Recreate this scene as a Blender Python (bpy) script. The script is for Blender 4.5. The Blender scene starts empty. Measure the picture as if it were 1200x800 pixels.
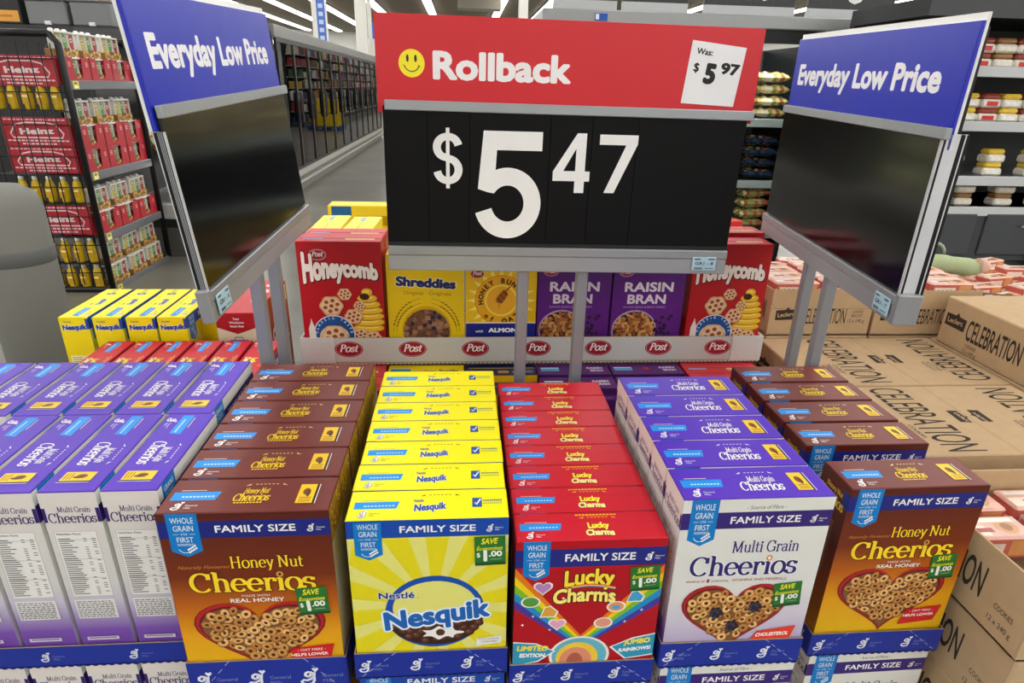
import bpy, bmesh, math, random
from mathutils import Vector, Matrix
R = random.Random(7)
S = bpy.context.scene
COL = S.collection
Z0 = 1.6                       # camera height above the floor

# ------------------------------------------------------------------ camera
cam_d = bpy.data.cameras.new('camera'); cam = bpy.data.objects.new('camera', cam_d); COL.objects.link(cam)
def cam_matrix(pitch, yaw, roll):
    cp, sp = math.cos(pitch), math.sin(pitch)
    r = Vector((1, 0, 0)); f = Vector((0, cp, -sp)); u = Vector((0, sp, cp))
    Rz = Matrix.Rotation(yaw, 3, 'Z')
    r, f, u = Rz @ r, Rz @ f, Rz @ u
    c, s = math.cos(roll), math.sin(roll)
    r2, u2 = c*r + s*u, -s*r + c*u
    m = Matrix((r2, u2, -f)).transposed().to_4x4()
    m.translation = (0, 0, Z0)
    return m
cam.matrix_world = cam_matrix(0.3861202, -0.0832402, 0.0261839)
cam_d.sensor_width = 36.0
cam_d.lens = 734.92/1200*36
cam_d.shift_x = -0.00125
cam_d.clip_start = 0.02; cam_d.clip_end = 200
S.camera = cam
# ------------------------------------------------------------------ world and exposure
W = bpy.data.worlds.new('store_ambient'); S.world = W; W.use_nodes = True
W.node_tree.nodes['Background'].inputs[0].default_value = (0.95, 0.97, 1, 1)
W.node_tree.nodes['Background'].inputs[1].default_value = 0.30
S.view_settings.view_transform = 'Standard'; S.view_settings.look = 'None'
S.view_settings.exposure = 0.52; S.view_settings.gamma = 1.0
S.view_settings.use_curve_mapping = False
STRIP_POWER = 6.5
CEIL = 4.0 + Z0

# ------------------------------------------------------------------ colours and materials
def lin(v):
    v /= 255.0
    return v/12.92 if v <= 0.04045 else ((v+0.055)/1.055)**2.4
def c(r, g, b): return (lin(r), lin(g), lin(b), 1.0)
WHITE = c(238, 238, 234); BLACK = c(22, 22, 24)

def mat(name, rough=0.5, metal=0.0, spec=0.5, noise=0.0, nscale=60.0, bump=0.0, coat=0.0, rnoise=0.06):
    m = bpy.data.materials.new(name); m.use_nodes = True
    nt = m.node_tree; b = nt.nodes['Principled BSDF']
    at = nt.nodes.new('ShaderNodeAttribute'); at.attribute_name = 'Col'
    tc = nt.nodes.new('ShaderNodeTexCoord')
    nz = nt.nodes.new('ShaderNodeTexNoise'); nz.inputs['Scale'].default_value = nscale; nz.inputs['Detail'].default_value = 5
    nt.links.new(tc.outputs['Object'], nz.inputs['Vector'])
    if noise > 0:
        mp = nt.nodes.new('ShaderNodeMapRange'); mp.inputs[3].default_value = 1-noise; mp.inputs[4].default_value = 1+noise
        nt.links.new(nz.outputs['Fac'], mp.inputs[0])
        mx = nt.nodes.new('ShaderNodeMix'); mx.data_type = 'RGBA'; mx.blend_type = 'MULTIPLY'; mx.inputs[0].default_value = 1
        nt.links.new(at.outputs['Color'], mx.inputs[6]); nt.links.new(mp.outputs[0], mx.inputs[7])
        nt.links.new(mx.outputs[2], b.inputs['Base Color'])
    else:
        nt.links.new(at.outputs['Color'], b.inputs['Base Color'])
    mr = nt.nodes.new('ShaderNodeMapRange'); mr.inputs[3].default_value = max(0.02, rough-rnoise); mr.inputs[4].default_value = rough+rnoise
    nt.links.new(nz.outputs['Fac'], mr.inputs[0]); nt.links.new(mr.outputs[0], b.inputs['Roughness'])
    b.inputs['Metallic'].default_value = metal
    b.inputs['Specular IOR Level'].default_value = spec
    b.inputs['Coat Weight'].default_value = coat
    if bump > 0:
        bp = nt.nodes.new('ShaderNodeBump'); bp.inputs['Strength'].default_value = bump; bp.inputs['Distance'].default_value = 0.002
        nt.links.new(nz.outputs['Fac'], bp.inputs['Height']); nt.links.new(bp.outputs[0], b.inputs['Normal'])
    return m
M_CARD = mat('printed_carton_board', 0.42, spec=0.4, noise=0.03, nscale=30)
M_KRAFT = mat('corrugated_kraft', 0.85, spec=0.2, noise=0.10, nscale=45, bump=0.1)
M_PAPER = mat('matt_white_board', 0.7, spec=0.3, noise=0.04, nscale=90)
M_METAL = mat('grey_painted_metal', 0.38, metal=0.35, spec=0.5, noise=0.05, nscale=20)
M_PLASTIC = mat('moulded_plastic', 0.45, spec=0.4, noise=0.03, nscale=15)
M_BLACKCARD = mat('matt_black_card', 0.5, spec=0.18, noise=0.05, nscale=25)
M_SIGN = mat('printed_sign_board', 0.33, spec=0.5, noise=0.02, nscale=25)
M_SCREEN = mat('glossy_black_panel', 0.13, spec=0.55, noise=0.15, nscale=3, rnoise=0.03)
M_FILM = mat('crinkled_plastic_film', 0.22, spec=0.6, noise=0.25, nscale=40, bump=0.5)
M_CLOTH = mat('knitted_cloth', 0.95, spec=0.1, noise=0.12, nscale=120, bump=0.4)
M_WALL = mat('painted_wall', 0.8, spec=0.2, noise=0.03, nscale=3)

def emit_mat(name, strength):
    m = bpy.data.materials.new(name); m.use_nodes = True; nt = m.node_tree
    nt.nodes.remove(nt.nodes['Principled BSDF'])
    e = nt.nodes.new('ShaderNodeEmission'); e.inputs[0].default_value = (1, 0.985, 0.96, 1); e.inputs[1].default_value = strength
    nt.links.new(e.outputs[0], nt.nodes['Material Output'].inputs[0]); return m
M_TUBE = emit_mat('fluorescent_diffuser', STRIP_POWER)
M_LED = emit_mat('unseen_case_light', 14.0)

def floor_mat():
    m = bpy.data.materials.new('polished_concrete'); m.use_nodes = True; nt = m.node_tree; b = nt.nodes['Principled BSDF']
    tc = nt.nodes.new('ShaderNodeTexCoord'); n1 = nt.nodes.new('ShaderNodeTexNoise'); n1.inputs['Scale'].default_value = 1.3; n1.inputs['Detail'].default_value = 8
    nt.links.new(tc.outputs['Object'], n1.inputs['Vector'])
    cr = nt.nodes.new('ShaderNodeValToRGB'); cr.color_ramp.elements[0].color = c(88, 86, 78); cr.color_ramp.elements[1].color = c(116, 113, 103)
    cr.color_ramp.elements[0].position = 0.3; cr.color_ramp.elements[1].position = 0.7
    nt.links.new(n1.outputs['Fac'], cr.inputs[0])
    br = nt.nodes.new('ShaderNodeTexBrick'); br.offset = 0; br.inputs['Scale'].default_value = 1
    br.inputs['Brick Width'].default_value = 3.6; br.inputs['Row Height'].default_value = 3.6; br.inputs['Mortar Size'].default_value = 0.012
    br.inputs['Color1'].default_value = br.inputs['Color2'].default_value = (1, 1, 1, 1); br.inputs['Mortar'].default_value = (0.55, 0.55, 0.53, 1)
    nt.links.new(tc.outputs['Object'], br.inputs['Vector'])
    mx = nt.nodes.new('ShaderNodeMix'); mx.data_type = 'RGBA'; mx.blend_type = 'MULTIPLY'; mx.inputs[0].default_value = 1
    nt.links.new(cr.outputs[0], mx.inputs[6]); nt.links.new(br.outputs['Color'], mx.inputs[7]); nt.links.new(mx.outputs[2], b.inputs['Base Color'])
    b.inputs['Roughness'].default_value = 0.32; return m
M_FLOOR = floor_mat()

def glass_mat():
    m = bpy.data.materials.new('door_glass'); m.use_nodes = True; nt = m.node_tree
    nt.nodes.remove(nt.nodes['Principled BSDF'])
    t = nt.nodes.new('ShaderNodeBsdfTransparent'); t.inputs[0].default_value = (0.80, 0.83, 0.83, 1)
    g = nt.nodes.new('ShaderNodeBsdfGlossy'); g.inputs['Roughness'].default_value = 0.02
    lw = nt.nodes.new('ShaderNodeLayerWeight'); lw.inputs[0].default_value = 0.22
    nz = nt.nodes.new('ShaderNodeTexNoise'); nz.inputs['Scale'].default_value = 2
    mr = nt.nodes.new('ShaderNodeMapRange'); mr.inputs[3].default_value = 0.0; mr.inputs[4].default_value = 0.03
    nt.links.new(nz.outputs['Fac'], mr.inputs[0]); nt.links.new(mr.outputs[0], g.inputs['Roughness'])
    mx = nt.nodes.new('ShaderNodeMixShader'); nt.links.new(lw.outputs['Fresnel'], mx.inputs[0])
    nt.links.new(t.outputs[0], mx.inputs[1]); nt.links.new(g.outputs[0], mx.inputs[2])
    nt.links.new(mx.outputs[0], nt.nodes['Material Output'].inputs[0]); return m
M_GLASS = glass_mat()

# ------------------------------------------------------------------ text outlines, from the built-in face
_tc = {}
def text_mesh(s, space=1.0):
    key = (s, space)
    if key in _tc: return _tc[key]
    cu = bpy.data.curves.new('t', 'FONT'); cu.body = s; cu.size = 1; cu.resolution_u = 3
    cu.space_character = space; cu.fill_mode = 'FRONT'
    o = bpy.data.objects.new('t', cu); COL.objects.link(o)
    dg = bpy.context.evaluated_depsgraph_get()
    me = bpy.data.meshes.new_from_object(o.evaluated_get(dg))
    v = [(p.co.x, p.co.y) for p in me.vertices]; f = [tuple(p.vertices) for p in me.polygons]
    bpy.data.objects.remove(o); bpy.data.curves.remove(cu); bpy.data.meshes.remove(me)
    _tc[key] = (v, f); return _tc[key]
_hv = text_mesh('H')[0]
CAP = max(p[1] for p in _hv) - min(p[1] for p in _hv)

# broad-pen roman letters (strokes are thick when upright, thin when level)
def arc(cx, cy, rx, ry, a0, a1, n=14):
    return [(cx+rx*math.cos(math.radians(a0+(a1-a0)*i/n)), cy+ry*math.sin(math.radians(a0+(a1-a0)*i/n))) for i in range(n+1)]
def ser(x, y=0.0, w=0.13): return [(x-w, y), (x+w, y)]
PEN = {
 'C': (0.86, [arc(.46, .5, .38, .50, 48, 318, 22), [(.74, .98), (.74, .66)]]),
 'G': (0.92, [arc(.46, .5, .38, .50, 48, 330, 22), [(.74, .98), (.74, .68)], [(.78, .40), (.78, .06)], [(.58, .42), (.92, .42)]]),
 'h': (0.72, [[(.16, 0), (.16, 1.05)], arc(.35, .44, .20, .24, 170, 0, 8)+[(.55, 0)], ser(.16), ser(.55), [(.02, 1.03), (.16, 1.05)]]),
 'e': (0.62, [arc(.31, .33, .25, .34, 0, 322, 20), [(.06, .36), (.56, .36)]]),
 'r': (0.52, [[(.16, 0), (.16, .66)], arc(.34, .40, .18, .26, 165, 40, 8), [(.47, .60), (.45, .48)], ser(.16), [(.02, .64), (.16, .66)]]),
 'i': (0.34, [[(.17, 0), (.17, .66)], ser(.17), [(.03, .64), (.17, .66)]]),
 'o': (0.66, [arc(.33, .33, .27, .35, 0, 360, 22)]),
 's': (0.52, [arc(.26, .49, .17, .17, 40, 235, 12)[:-1]+arc(.25, .17, .19, .18, 60, -140, 12), [(.43, .66), (.42, .50)], [(.06, .20), (.06, .02)]]),
 'u': (0.72, [[(.16, .66), (.16, .22)]+arc(.34, .22, .18, .22, 180, 330, 8), [(.56, .66), (.56, 0)], [(.03, .65), (.16, .66)], [(.43, .65), (.56, .66)], [(.56, .01), (.70, .01)]]),
 'l': (0.34, [[(.17, 0), (.17, 1.05)], ser(.17), [(.03, 1.03), (.17, 1.05)]]),
 't': (0.44, [[(.18, .90), (.18, .16)]+arc(.30, .16, .12, .15, 180, 320, 6), [(.02, .64), (.40, .64)]]),
 'a': (0.62, [arc(.28, .50, .18, .17, 160, 0, 8)+[(.46, 0)], arc(.26, .19, .18, .19, 60, 330, 12), [(.46, .02), (.60, .02)]]),
 'n': (0.72, [[(.16, 0), (.16, .66)], arc(.35, .42, .20, .25, 165, 0, 8)+[(.55, 0)], ser(.16), ser(.55), [(.02, .64), (.16, .66)]]),
 'M': (1.10, [[(.18, 0), (.20, 1)], [(.20, 1), (.54, .04)], [(.54, .04), (.88, 1)], [(.88, 1), (.90, 0)], ser(.18), ser(.90), ser(.13, 1), ser(.95, 1)]),
 'H': (0.98, [[(.20, 0), (.20, 1)], [(.76, 0), (.76, 1)], [(.2, .52), (.76, .52)], ser(.2), ser(.76), ser(.2, 1), ser(.76, 1)]),
 'N': (0.96, [[(.18, 0), (.18, 1)], [(.18, 1), (.76, 0)], [(.76, 0), (.76, 1)], ser(.18), ser(.12, 1), ser(.76, 1)]),
 'y': (0.62, [[(.10, .66), (.32, .02)], [(.54, .66), (.24, -.28)], ser(.10, .66, .1), ser(.54, .66, .1), [(.24, -.28), (.10, -.26)]]),
 'P': (0.74, [[(.18, 0), (.18, 1)], arc(.30, .74, .32, .26, 100, -100, 12), ser(.18), [(.05, 1), (.30, 1)], [(.18, .48), (.30, .48)]]),
 ' ': (0.30, []),
}
def pen_width(s): return sum(PEN[k][0] for k in s)

# ------------------------------------------------------------------ mesh builder
class MB:
    def __init__(s):
        s.v = []; s.f = []; s.c = []; s.sm = []
        s.frame((0, 0, 0), (1, 0, 0), (0, 0, 1))
    # --- solids
    def face(s, idx, col, smooth=False):
        s.f.append(tuple(idx)); s.c.append(col); s.sm.append(smooth)
    def add(s, verts, faces, col, smooth=False, mx=None):
        b = len(s.v)
        for p in verts:
            p = Vector(p)
            s.v.append(mx @ p if mx else p)
        for i, f in enumerate(faces):
            s.face([b+k for k in f], col[i] if isinstance(col, list) else col, smooth)
    def box(s, x0, x1, y0, y1, z0, z1, col, bev=0.0, mx=None, cols=None):
        bm = bmesh.new(); bmesh.ops.create_cube(bm, size=1)
        for v in bm.verts:
            v.co = Vector((x0+(v.co.x+.5)*(x1-x0), y0+(v.co.y+.5)*(y1-y0), z0+(v.co.z+.5)*(z1-z0)))
        if bev > 0: bmesh.ops.bevel(bm, geom=bm.edges[:], offset=bev, segments=1, affect='EDGES', profile=0.5)
        bm.normal_update(); bm.verts.index_update()
        fc = []
        for f in bm.faces:
            n = f.normal; k = max(range(3), key=lambda i: abs(n[i]) + (0.01 if i == 2 else 0))
            key = 'LRFBDU'[k*2 + (1 if n[k] > 0 else 0)]
            fc.append((cols or {}).get(key, col))
        s.add([v.co for v in bm.verts], [[v.index for v in f.verts] for f in bm.faces], fc, mx=mx)
        bm.free()
    def tube(s, pts, r, col, seg=8, caps=True, closed=False):
        pts = [Vector(p) for p in pts]; b = len(s.v); n = len(pts)
        tt = [(pts[(i+1) % n]-pts[i-1] if closed else pts[min(i+1, n-1)]-pts[max(i-1, 0)]).normalized() for i in range(n)]
        ax = min((Vector((1, 0, 0)), Vector((0, 1, 0)), Vector((0, 0, 1))), key=lambda e: max(abs(t.dot(e)) for t in tt))
        for i, p in enumerate(pts):
            t = tt[i]; a = ax
            x = t.cross(a).normalized(); y = t.cross(x)
            rr = r[i] if isinstance(r, (list, tuple)) else r
            for k in range(seg):
                an = 2*math.pi*k/seg; s.v.append(p+rr*(math.cos(an)*x+math.sin(an)*y))
        m = n if closed else n-1
        for i in range(m):
            j = (i+1) % n
            for k in range(seg):
                s.face((b+i*seg+k, b+i*seg+(k+1) % seg, b+j*seg+(k+1) % seg, b+j*seg+k), col, True)
        if caps and not closed:
            s.face([b+k for k in range(seg)][::-1], col); s.face([b+(n-1)*seg+k for k in range(seg)], col)
    def lathe(s, prof, cols, seg=14, mx=None, sx=1, sy=1):
        b = len(s.v)
        for (r, z) in prof:
            for k in range(seg):
                a = 2*math.pi*k/seg; p = Vector((r*math.cos(a)*sx, r*math.sin(a)*sy, z)); s.v.append(mx @ p if mx else p)
        for i in range(len(prof)-1):
            for k in range(seg):
                s.face((b+i*seg+k, b+i*seg+(k+1) % seg, b+(i+1)*seg+(k+1) % seg, b+(i+1)*seg+k), cols[i] if isinstance(cols, list) else cols, True)
    def extrude(s, poly, O, U, V, depth, col, side=None):
        """poly in the U,V plane, thickened along -U x V"""
        O, U, V = Vector(O), Vector(U), Vector(V); N = U.cross(V).normalized(); b = len(s.v); n = len(poly)
        for (u, v) in poly: s.v.append(O+U*u+V*v)
        for (u, v) in poly: s.v.append(O+U*u+V*v-N*depth)
        s.face(range(b, b+n), col); s.face([b+n+k for k in range(n)][::-1], col)
        for k in range(n):
            j = (k+1) % n; s.face((b+j, b+k, b+n+k, b+n+j), side or col)
    def pillow(s, w, h, t, colf, nx=10, ny=8, wob=0.0, rnd=None):
        b = len(s.v); rnd = rnd or R
        for side in (1, -1):
            for j in range(ny+1):
                for i in range(nx+1):
                    u, v = i/nx, j/ny
                    e = (max(0, math.sin(math.pi*u))**0.30)*(max(0, math.sin(math.pi*v))**0.40)
                    z = side*(t/2*e)*(1+wob*(rnd.random()-.5)) + 0.5*t
                    pin = 1-0.07*math.sin(math.pi*v)*(1 if True else 0)
                    s.v.append(Vector(((u-.5)*w*(1-0.05*math.sin(math.pi*v)), (v-.5)*h*(1-0.06*math.sin(math.pi*u)), z)))
        off = (nx+1)*(ny+1)
        for j in range(ny):
            for i in range(nx):
                a = b+j*(nx+1)+i; q = (a, a+1, a+nx+2, a+nx+1); cc = colf(i/nx, j/ny)
                s.face(q, cc, True); s.face([k+off for k in q][::-1], cc, True)
    # --- flat print on a face
    def frame(s, O, U, V, z=0.0002):
        s.O, s.U, s.V = Vector(O), Vector(U).normalized(), Vector(V).normalized(); s.N = s.U.cross(s.V).normalized(); s.zz = z
    def P(s, u, v): return s.O+s.U*u+s.V*v+s.N*s.zz
    def lift(s, d=1e-5): s.zz += d
    def poly(s, pts, col, lift=1e-5):
        s.lift(lift); b = len(s.v)
        a = sum(pts[i][0]*pts[(i+1) % len(pts)][1]-pts[(i+1) % len(pts)][0]*pts[i][1] for i in range(len(pts)))
        if a < 0: pts = pts[::-1]
        for (u, v) in pts: s.v.append(s.P(u, v))
        s.face(range(b, b+len(pts)), col)
    def rect(s, u0, v0, u1, v1, col, grad=None, skew=0.0):
        s.lift(); b = len(s.v); u0, u1 = min(u0, u1), max(u0, u1); v0, v1 = min(v0, v1), max(v0, v1)
        for (u, v) in ((u0, v0), (u1, v0), (u1+skew, v1), (u0+skew, v1)): s.v.append(s.P(u, v))
        s.face((b, b+1, b+2, b+3), [grad, grad, col, col] if grad else col)   # grad = colour of the lower edge
    def vgrad(s, u0, u1, stops):
        s.lift(2e-5)
        for (va, ca), (vb, cb) in zip(stops, stops[1:]): s.zz -= 1e-5; s.rect(u0, vb, u1, va, ca, cb)
        s.lift()
    def disc(s, u, v, ru, col, rv=None, n=20, rot=0.0, lift=1e-5):
        rv = rv or ru; cr, sr = math.cos(rot), math.sin(rot)
        s.poly([(u+ru*math.cos(a)*cr-rv*math.sin(a)*sr, v+ru*math.cos(a)*sr+rv*math.sin(a)*cr) for a in [2*math.pi*k/n for k in range(n)]], col, lift)
    def raw(s, pts, faces, col, warp=None, lift=1e-5):
        s.lift(lift); b = len(s.v)
        for (u, v) in pts:
            if warp: u, v = warp(u, v)
            s.v.append(s.P(u, v))
        for f in faces: s.face([b+k for k in f], col)
    def text(s, t, u, v, h, col, align='C', bold=0.0, w=None, shear=0.0, rot=0.0, warp=None, out=None, outcol=None, space=1.0, up=None):
        """cap height h, baseline at v; w squeezes or stretches to that width; out adds an outline below"""
        for o2, cc in (((out, outcol),) if out else ())+((0.0, col),):
            vv, ff = text_mesh(t, space)
            if not vv: return
            x0 = min(p[0] for p in vv)-bold; x1 = max(p[0] for p in vv)+bold; k = h/(CAP+2*max(bold, 0)); kx = k
            if w: kx = w/(x1-x0)
            dx = {'C': -(x0+x1)/2, 'L': -x0, 'R': -x1}[align]
            cr, sr = math.cos(rot), math.sin(rot); d = bold+o2
            n = 1 if d <= .012 else (24 if h > .035 else (6 if d < .045 or h < .012 else 12))
            s.lift()
            for q in range(n):
                ox, oy = (d*math.cos(2*math.pi*(q+.5)/n), d*math.sin(2*math.pi*(q+.5)/n)) if n > 1 else (0, 0)
                pts = []
                for (x, y) in vv:
                    yy = y+oy+max(bold, 0)
                    a, b_ = (x+ox+dx)*kx+shear*yy*k, yy*k
                    if warp: a, b_ = warp(a, b_)
                    pts.append((u+a*cr-b_*sr, v+a*sr+b_*cr))
                s.raw(pts, ff, cc, lift=3e-6)
    def stroke(s, pts, thin, thick, col, nolift=False):
        s.lift(3e-6 if nolift else 1e-5)
        b = len(s.v); n = len(pts); cl = n > 3 and abs(pts[0][0]-pts[-1][0])+abs(pts[0][1]-pts[-1][1]) < 1e-9
        for i in range(n):
            p0 = pts[i-1] if i else (pts[-2] if cl else pts[0]); p1 = pts[i+1] if i < n-1 else (pts[1] if cl else pts[-1])
            tx, ty = p1[0]-p0[0], p1[1]-p0[1]; L = math.hypot(tx, ty) or 1; tx /= L; ty /= L
            w = (thin+(thick-thin)*abs(ty)**1.3)/2
            s.v.append(s.P(pts[i][0]+ty*w, pts[i][1]-tx*w)); s.v.append(s.P(pts[i][0]-ty*w, pts[i][1]+tx*w))
        for i in range(n-1): s.face((b+2*i, b+2*i+2, b+2*i+3, b+2*i+1), col)
    def pen(s, t, u, v, h, w, col, align='C', thin=.055, thick=.17, shear=0.0, out=0.0, outcol=None, ring=None, rot=0.0):
        kx = w/pen_width(t); x = {'C': -w/2, 'L': 0, 'R': -w}[align]; cr, sr = math.cos(rot), math.sin(rot)
        for o2, cc in (((out, outcol),) if out else ())+((0.0, col),):
            s.lift(); xx = x
            for ch in t:
                for st in PEN[ch][1]:
                    pts = []
                    for (a, b) in st:
                        q = (xx+a*kx+shear*b*h, b*h); pts.append((u+q[0]*cr-q[1]*sr, v+q[0]*sr+q[1]*cr))
                    if len(pts) == 2 and o2:
                        (xa, ya), (xb, yb) = pts; L = math.hypot(xb-xa, yb-ya); e = o2*h/L
                        pts = [(xa-(xb-xa)*e, ya-(yb-ya)*e), (xb+(xb-xa)*e, yb+(yb-ya)*e)]
                    s.stroke(pts, (thin+2*o2)*h, thick*kx*0.85+2*o2*h, cc, True)
                if ch == 'i':
                    pu, pv = xx+.17*kx+shear*.86*h, .86*h
                    pu, pv = u+pu*cr-pv*sr, v+pu*sr+pv*cr
                    s.zz += 3e-6
                    if ring and not o2: s.stroke(arc(pu, pv, .10*kx, .12*h, 0, 360, 14), .07*h, .07*kx, ring, True)
                    else: s.disc(pu, pv, .10*kx+o2*h, cc, .11*h+o2*h, 12, lift=3e-6)
                xx += PEN[ch][0]*kx
    def arctext(s, t, u, v, r, h, col, a0, a1, bold=0.02, inward=False):
        n = len(t)
        for i, ch in enumerate(t):
            if ch == ' ': continue
            a = math.radians(a0+(a1-a0)*(i/(n-1) if n > 1 else .5))
            s.text(ch, u+r*math.cos(a), v+r*math.sin(a), h, col, bold=bold, rot=a-math.pi/2+(math.pi if inward else 0))
        s.lift()
    def digit(s, ch, u, v, w, h, col):
        def q(pts): s.poly([(u+(a-.5)*w, v+b*h) for a, b in pts], col)
        if ch == '7': q([(0, 1), (1, 1), (1, .85), (.47, 0), (.20, 0), (.70, .83), (0, .83)])
        elif ch == '4':
            q([(0, .20), (1, .20), (1, .37), (0, .37)]); q([(.60, 0), (.86, 0), (.86, 1), (.60, 1)]); q([(0, .36), (.27, .36), (.61, .76), (.61, 1)])
        elif ch == '5':
            q([(.13, 1), (.97, 1), (.97, .83), (.13, .83)]); q([(.13, 1), (.335, 1), (.30, .56), (.055, .47)]); q([(.055, .47), (.20, .44), (.291, .431), (.36, .535), (.30, .58)])
            def P2(a0, a1, n): return [(u+(.49+.365*math.cos(math.radians(a0+(a1-a0)*i/n))-.5)*w, v+(.335+.255*math.sin(math.radians(a0+(a1-a0)*i/n)))*h) for i in range(n+1)]
            s.lift(); s.stroke(P2(146, -164, 40), .165*h, .165*h, col)
        else:
            def A(cx, cy, rx, ry, a0, a1, n=20): return [(u+(cx+rx*math.cos(math.radians(a0+(a1-a0)*i/n))-.5)*w, v+(cy+ry*math.sin(math.radians(a0+(a1-a0)*i/n)))*h) for i in range(n+1)]
            s.lift(); s.stroke(A(.50, .685, .36, .175, 12, 250)[:-1]+A(.50, .315, .36, .185, 80, -170), .115*h, .135*h, col)
            q([(.44, .0), (.56, .0), (.56, 1.0), (.44, 1.0)])
    # --- finish
    def build(s, name, material, parent=None, loc=None, rz=0.0, label=None):
        me = bpy.data.meshes.new(name)
        me.from_pydata([tuple(p) for p in s.v], [], s.f)
        at = me.color_attributes.new('Col', 'FLOAT_COLOR', 'CORNER')
        buf = []
        for p, cc in zip(me.polygons, s.c):
            if isinstance(cc, list): 
                for q in cc: buf.extend(q)
            else: buf.extend(cc*p.loop_total)
        at.data.foreach_set('color', buf)
        me.polygons.foreach_set('use_smooth', s.sm)
        me.materials.append(material); me.update()
        o = bpy.data.objects.new(name, me); COL.objects.link(o)
        if parent: o.parent = parent
        if loc is not None: o.location = (loc[0], loc[1], loc[2])
        o.rotation_euler.z = rz
        if label: o['label'] = label
        return o

def tag(o, label, cat, group=None):
    o['label'] = label; o['category'] = cat
    if group: o['group'] = group
    return o
def thing(name, label, cat, loc, rz=0.0, group=None):
    o = bpy.data.objects.new(name, None); COL.objects.link(o); o.empty_display_size = 0.05
    o.location = (loc[0], loc[1], loc[2]); o.rotation_euler.z = rz
    return tag(o, label, cat, group)
def dup(src, loc, rz, label, group=None, skip=()):
    r = src.copy(); COL.objects.link(r); r.location = loc; r.rotation_euler = (0, 0, rz); r['label'] = label
    if group: r['group'] = group
    for ch in KIDS[src.name]:
        if ch.name.split('.')[0] in skip: continue
        q = ch.copy(); COL.objects.link(q); q.parent = r
        for g in KIDS.get(ch.name, ()):
            k = g.copy(); COL.objects.link(k); k.parent = q
    return r
KIDS = {}
def note(root, *parts): KIDS[root.name] = list(parts); return root
def struct(o): o['kind'] = 'structure'; return o
def T(x, y, z): return (x, y, z+Z0)
ORD = ['front', 'second', 'third', 'fourth', 'fifth', 'sixth', 'seventh', 'eighth', 'ninth', 'tenth', 'eleventh', 'twelfth']

# ------------------------------------------------------------------ shared print motifs
def gm(s, u, v, h, col, words=None, wcol=None, keyline=None):
    """script G emblem with a small heart, and two small words beside it"""
    k = h
    path = [(.62, .62), (.55, .74), (.40, .78), (.28, .68), (.27, .55), (.38, .46), (.50, .52), (.52, .66)]
    loop = [(.70, .74), (.66, .50), (.66, .20), (.58, .02), (.36, -.06), (.14, .02), (.06, .16), (.16, .26), (.34, .22), (.50, .30), (.62, .40)]
    heart = [(.66, .86), (.58, .98), (.68, 1.04), (.74, .98), (.84, 1.04), (.92, .96), (.84, .84), (.74, .74)]
    if keyline:
        for st in (path, loop): s.stroke([(u+a*k, v+b*k) for a, b in st], .26*k, .26*k, keyline)
    for st in (path, loop): s.stroke([(u+a*k, v+b*k) for a, b in st], .12*k, .15*k, col)
    s.poly([(u+a*k, v+b*k) for a, b in heart], col)
    if words:
        s.text('General', u+1.08*k, v+.40*k, .22*k, wcol or col, 'L', bold=.01)
        s.text('Mills', u+1.08*k, v+.06*k, .22*k, wcol or col, 'L', bold=.01)

def wholegrain(s, u0, u1, vt, depth, words=('WHOLE', 'GRAIN', 'FIRST')):
    w = u1-u0; um = (u0+u1)/2; B = c(0, 122, 200)
    s.poly([(u0, vt), (u1, vt), (u1, vt-depth*.86), (um, vt-depth), (u0, vt-depth*.86)], B)
    d = depth
    s.text(words[0], um, vt-d*.22, d*.13, WHITE, bold=.012, w=w*.74)
    s.text(words[1], um, vt-d*.40, d*.13, WHITE, bold=.012, w=w*.64)
    s.text('IS THE', um, vt-d*.49, d*.045, WHITE, w=w*.20); s.rect(u0+w*.14, vt-d*.472, u0+w*.33, vt-d*.465, WHITE); s.rect(u1-w*.33, vt-d*.472, u1-w*.14, vt-d*.465, WHITE)
    s.text(words[2], um, vt-d*.655, d*.12, WHITE, bold=.012, w=w*.54)
    s.text('INGREDIENT', um, vt-d*.735, d*.05, WHITE, bold=.01, w=w*.54)
    s.stroke(arc(um-w*.05, vt-d*.70, w*.26, d*.20, 215, 300, 10), d*.012, d*.012, WHITE)
    for i in range(4):
        s.disc(um+w*(.08+.075*i), vt-d*(.885-.03*i), w*.05, WHITE, d*.022, 8, rot=.5)
        s.disc(um+w*(.05+.075*i), vt-d*(.825-.03*i), w*.05, WHITE, d*.022, 8, rot=.9)

def family(s, W, vt, vb, col, right=True):
    s.rect(0, vb, W, vt, col); h = vt-vb
    s.text('FAMILY SIZE', W*.56, vb+h*.30, h*.42, WHITE, bold=.02, w=W*.47)
    gm(s, W*.86, vb+h*.28, h*.42, WHITE, True)

def heart(cx, cy, w, h, n=44):
    pts = []
    for i in range(n):
        t = 2*math.pi*i/n; x = 16*math.sin(t)**3; y = 13*math.cos(t)-5*math.cos(2*t)-2*math.cos(3*t)-math.cos(4*t)
        pts.append((cx+x/32*w, cy+(y+2.5)/29*h))
    return pts
def inside(p, poly):
    r = False; n = len(poly)
    for i in range(n):
        (x0, y0), (x1, y1) = poly[i], poly[i-1]
        if (y0 > p[1]) != (y1 > p[1]) and p[0] < (x1-x0)*(p[1]-y0)/(y1-y0)+x0: r = not r
    return r
def scatter(poly, d, rnd, tries=9000):
    xs = [p[0] for p in poly]; ys = [p[1] for p in poly]; out = []
    for _ in range(tries):
        p = (rnd.uniform(min(xs), max(xs)), rnd.uniform(min(ys), max(ys)))
        if inside(p, poly) and all((p[0]-q[0])**2+(p[1]-q[1])**2 > d*d for q in out): out.append(p)
    return out
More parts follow.
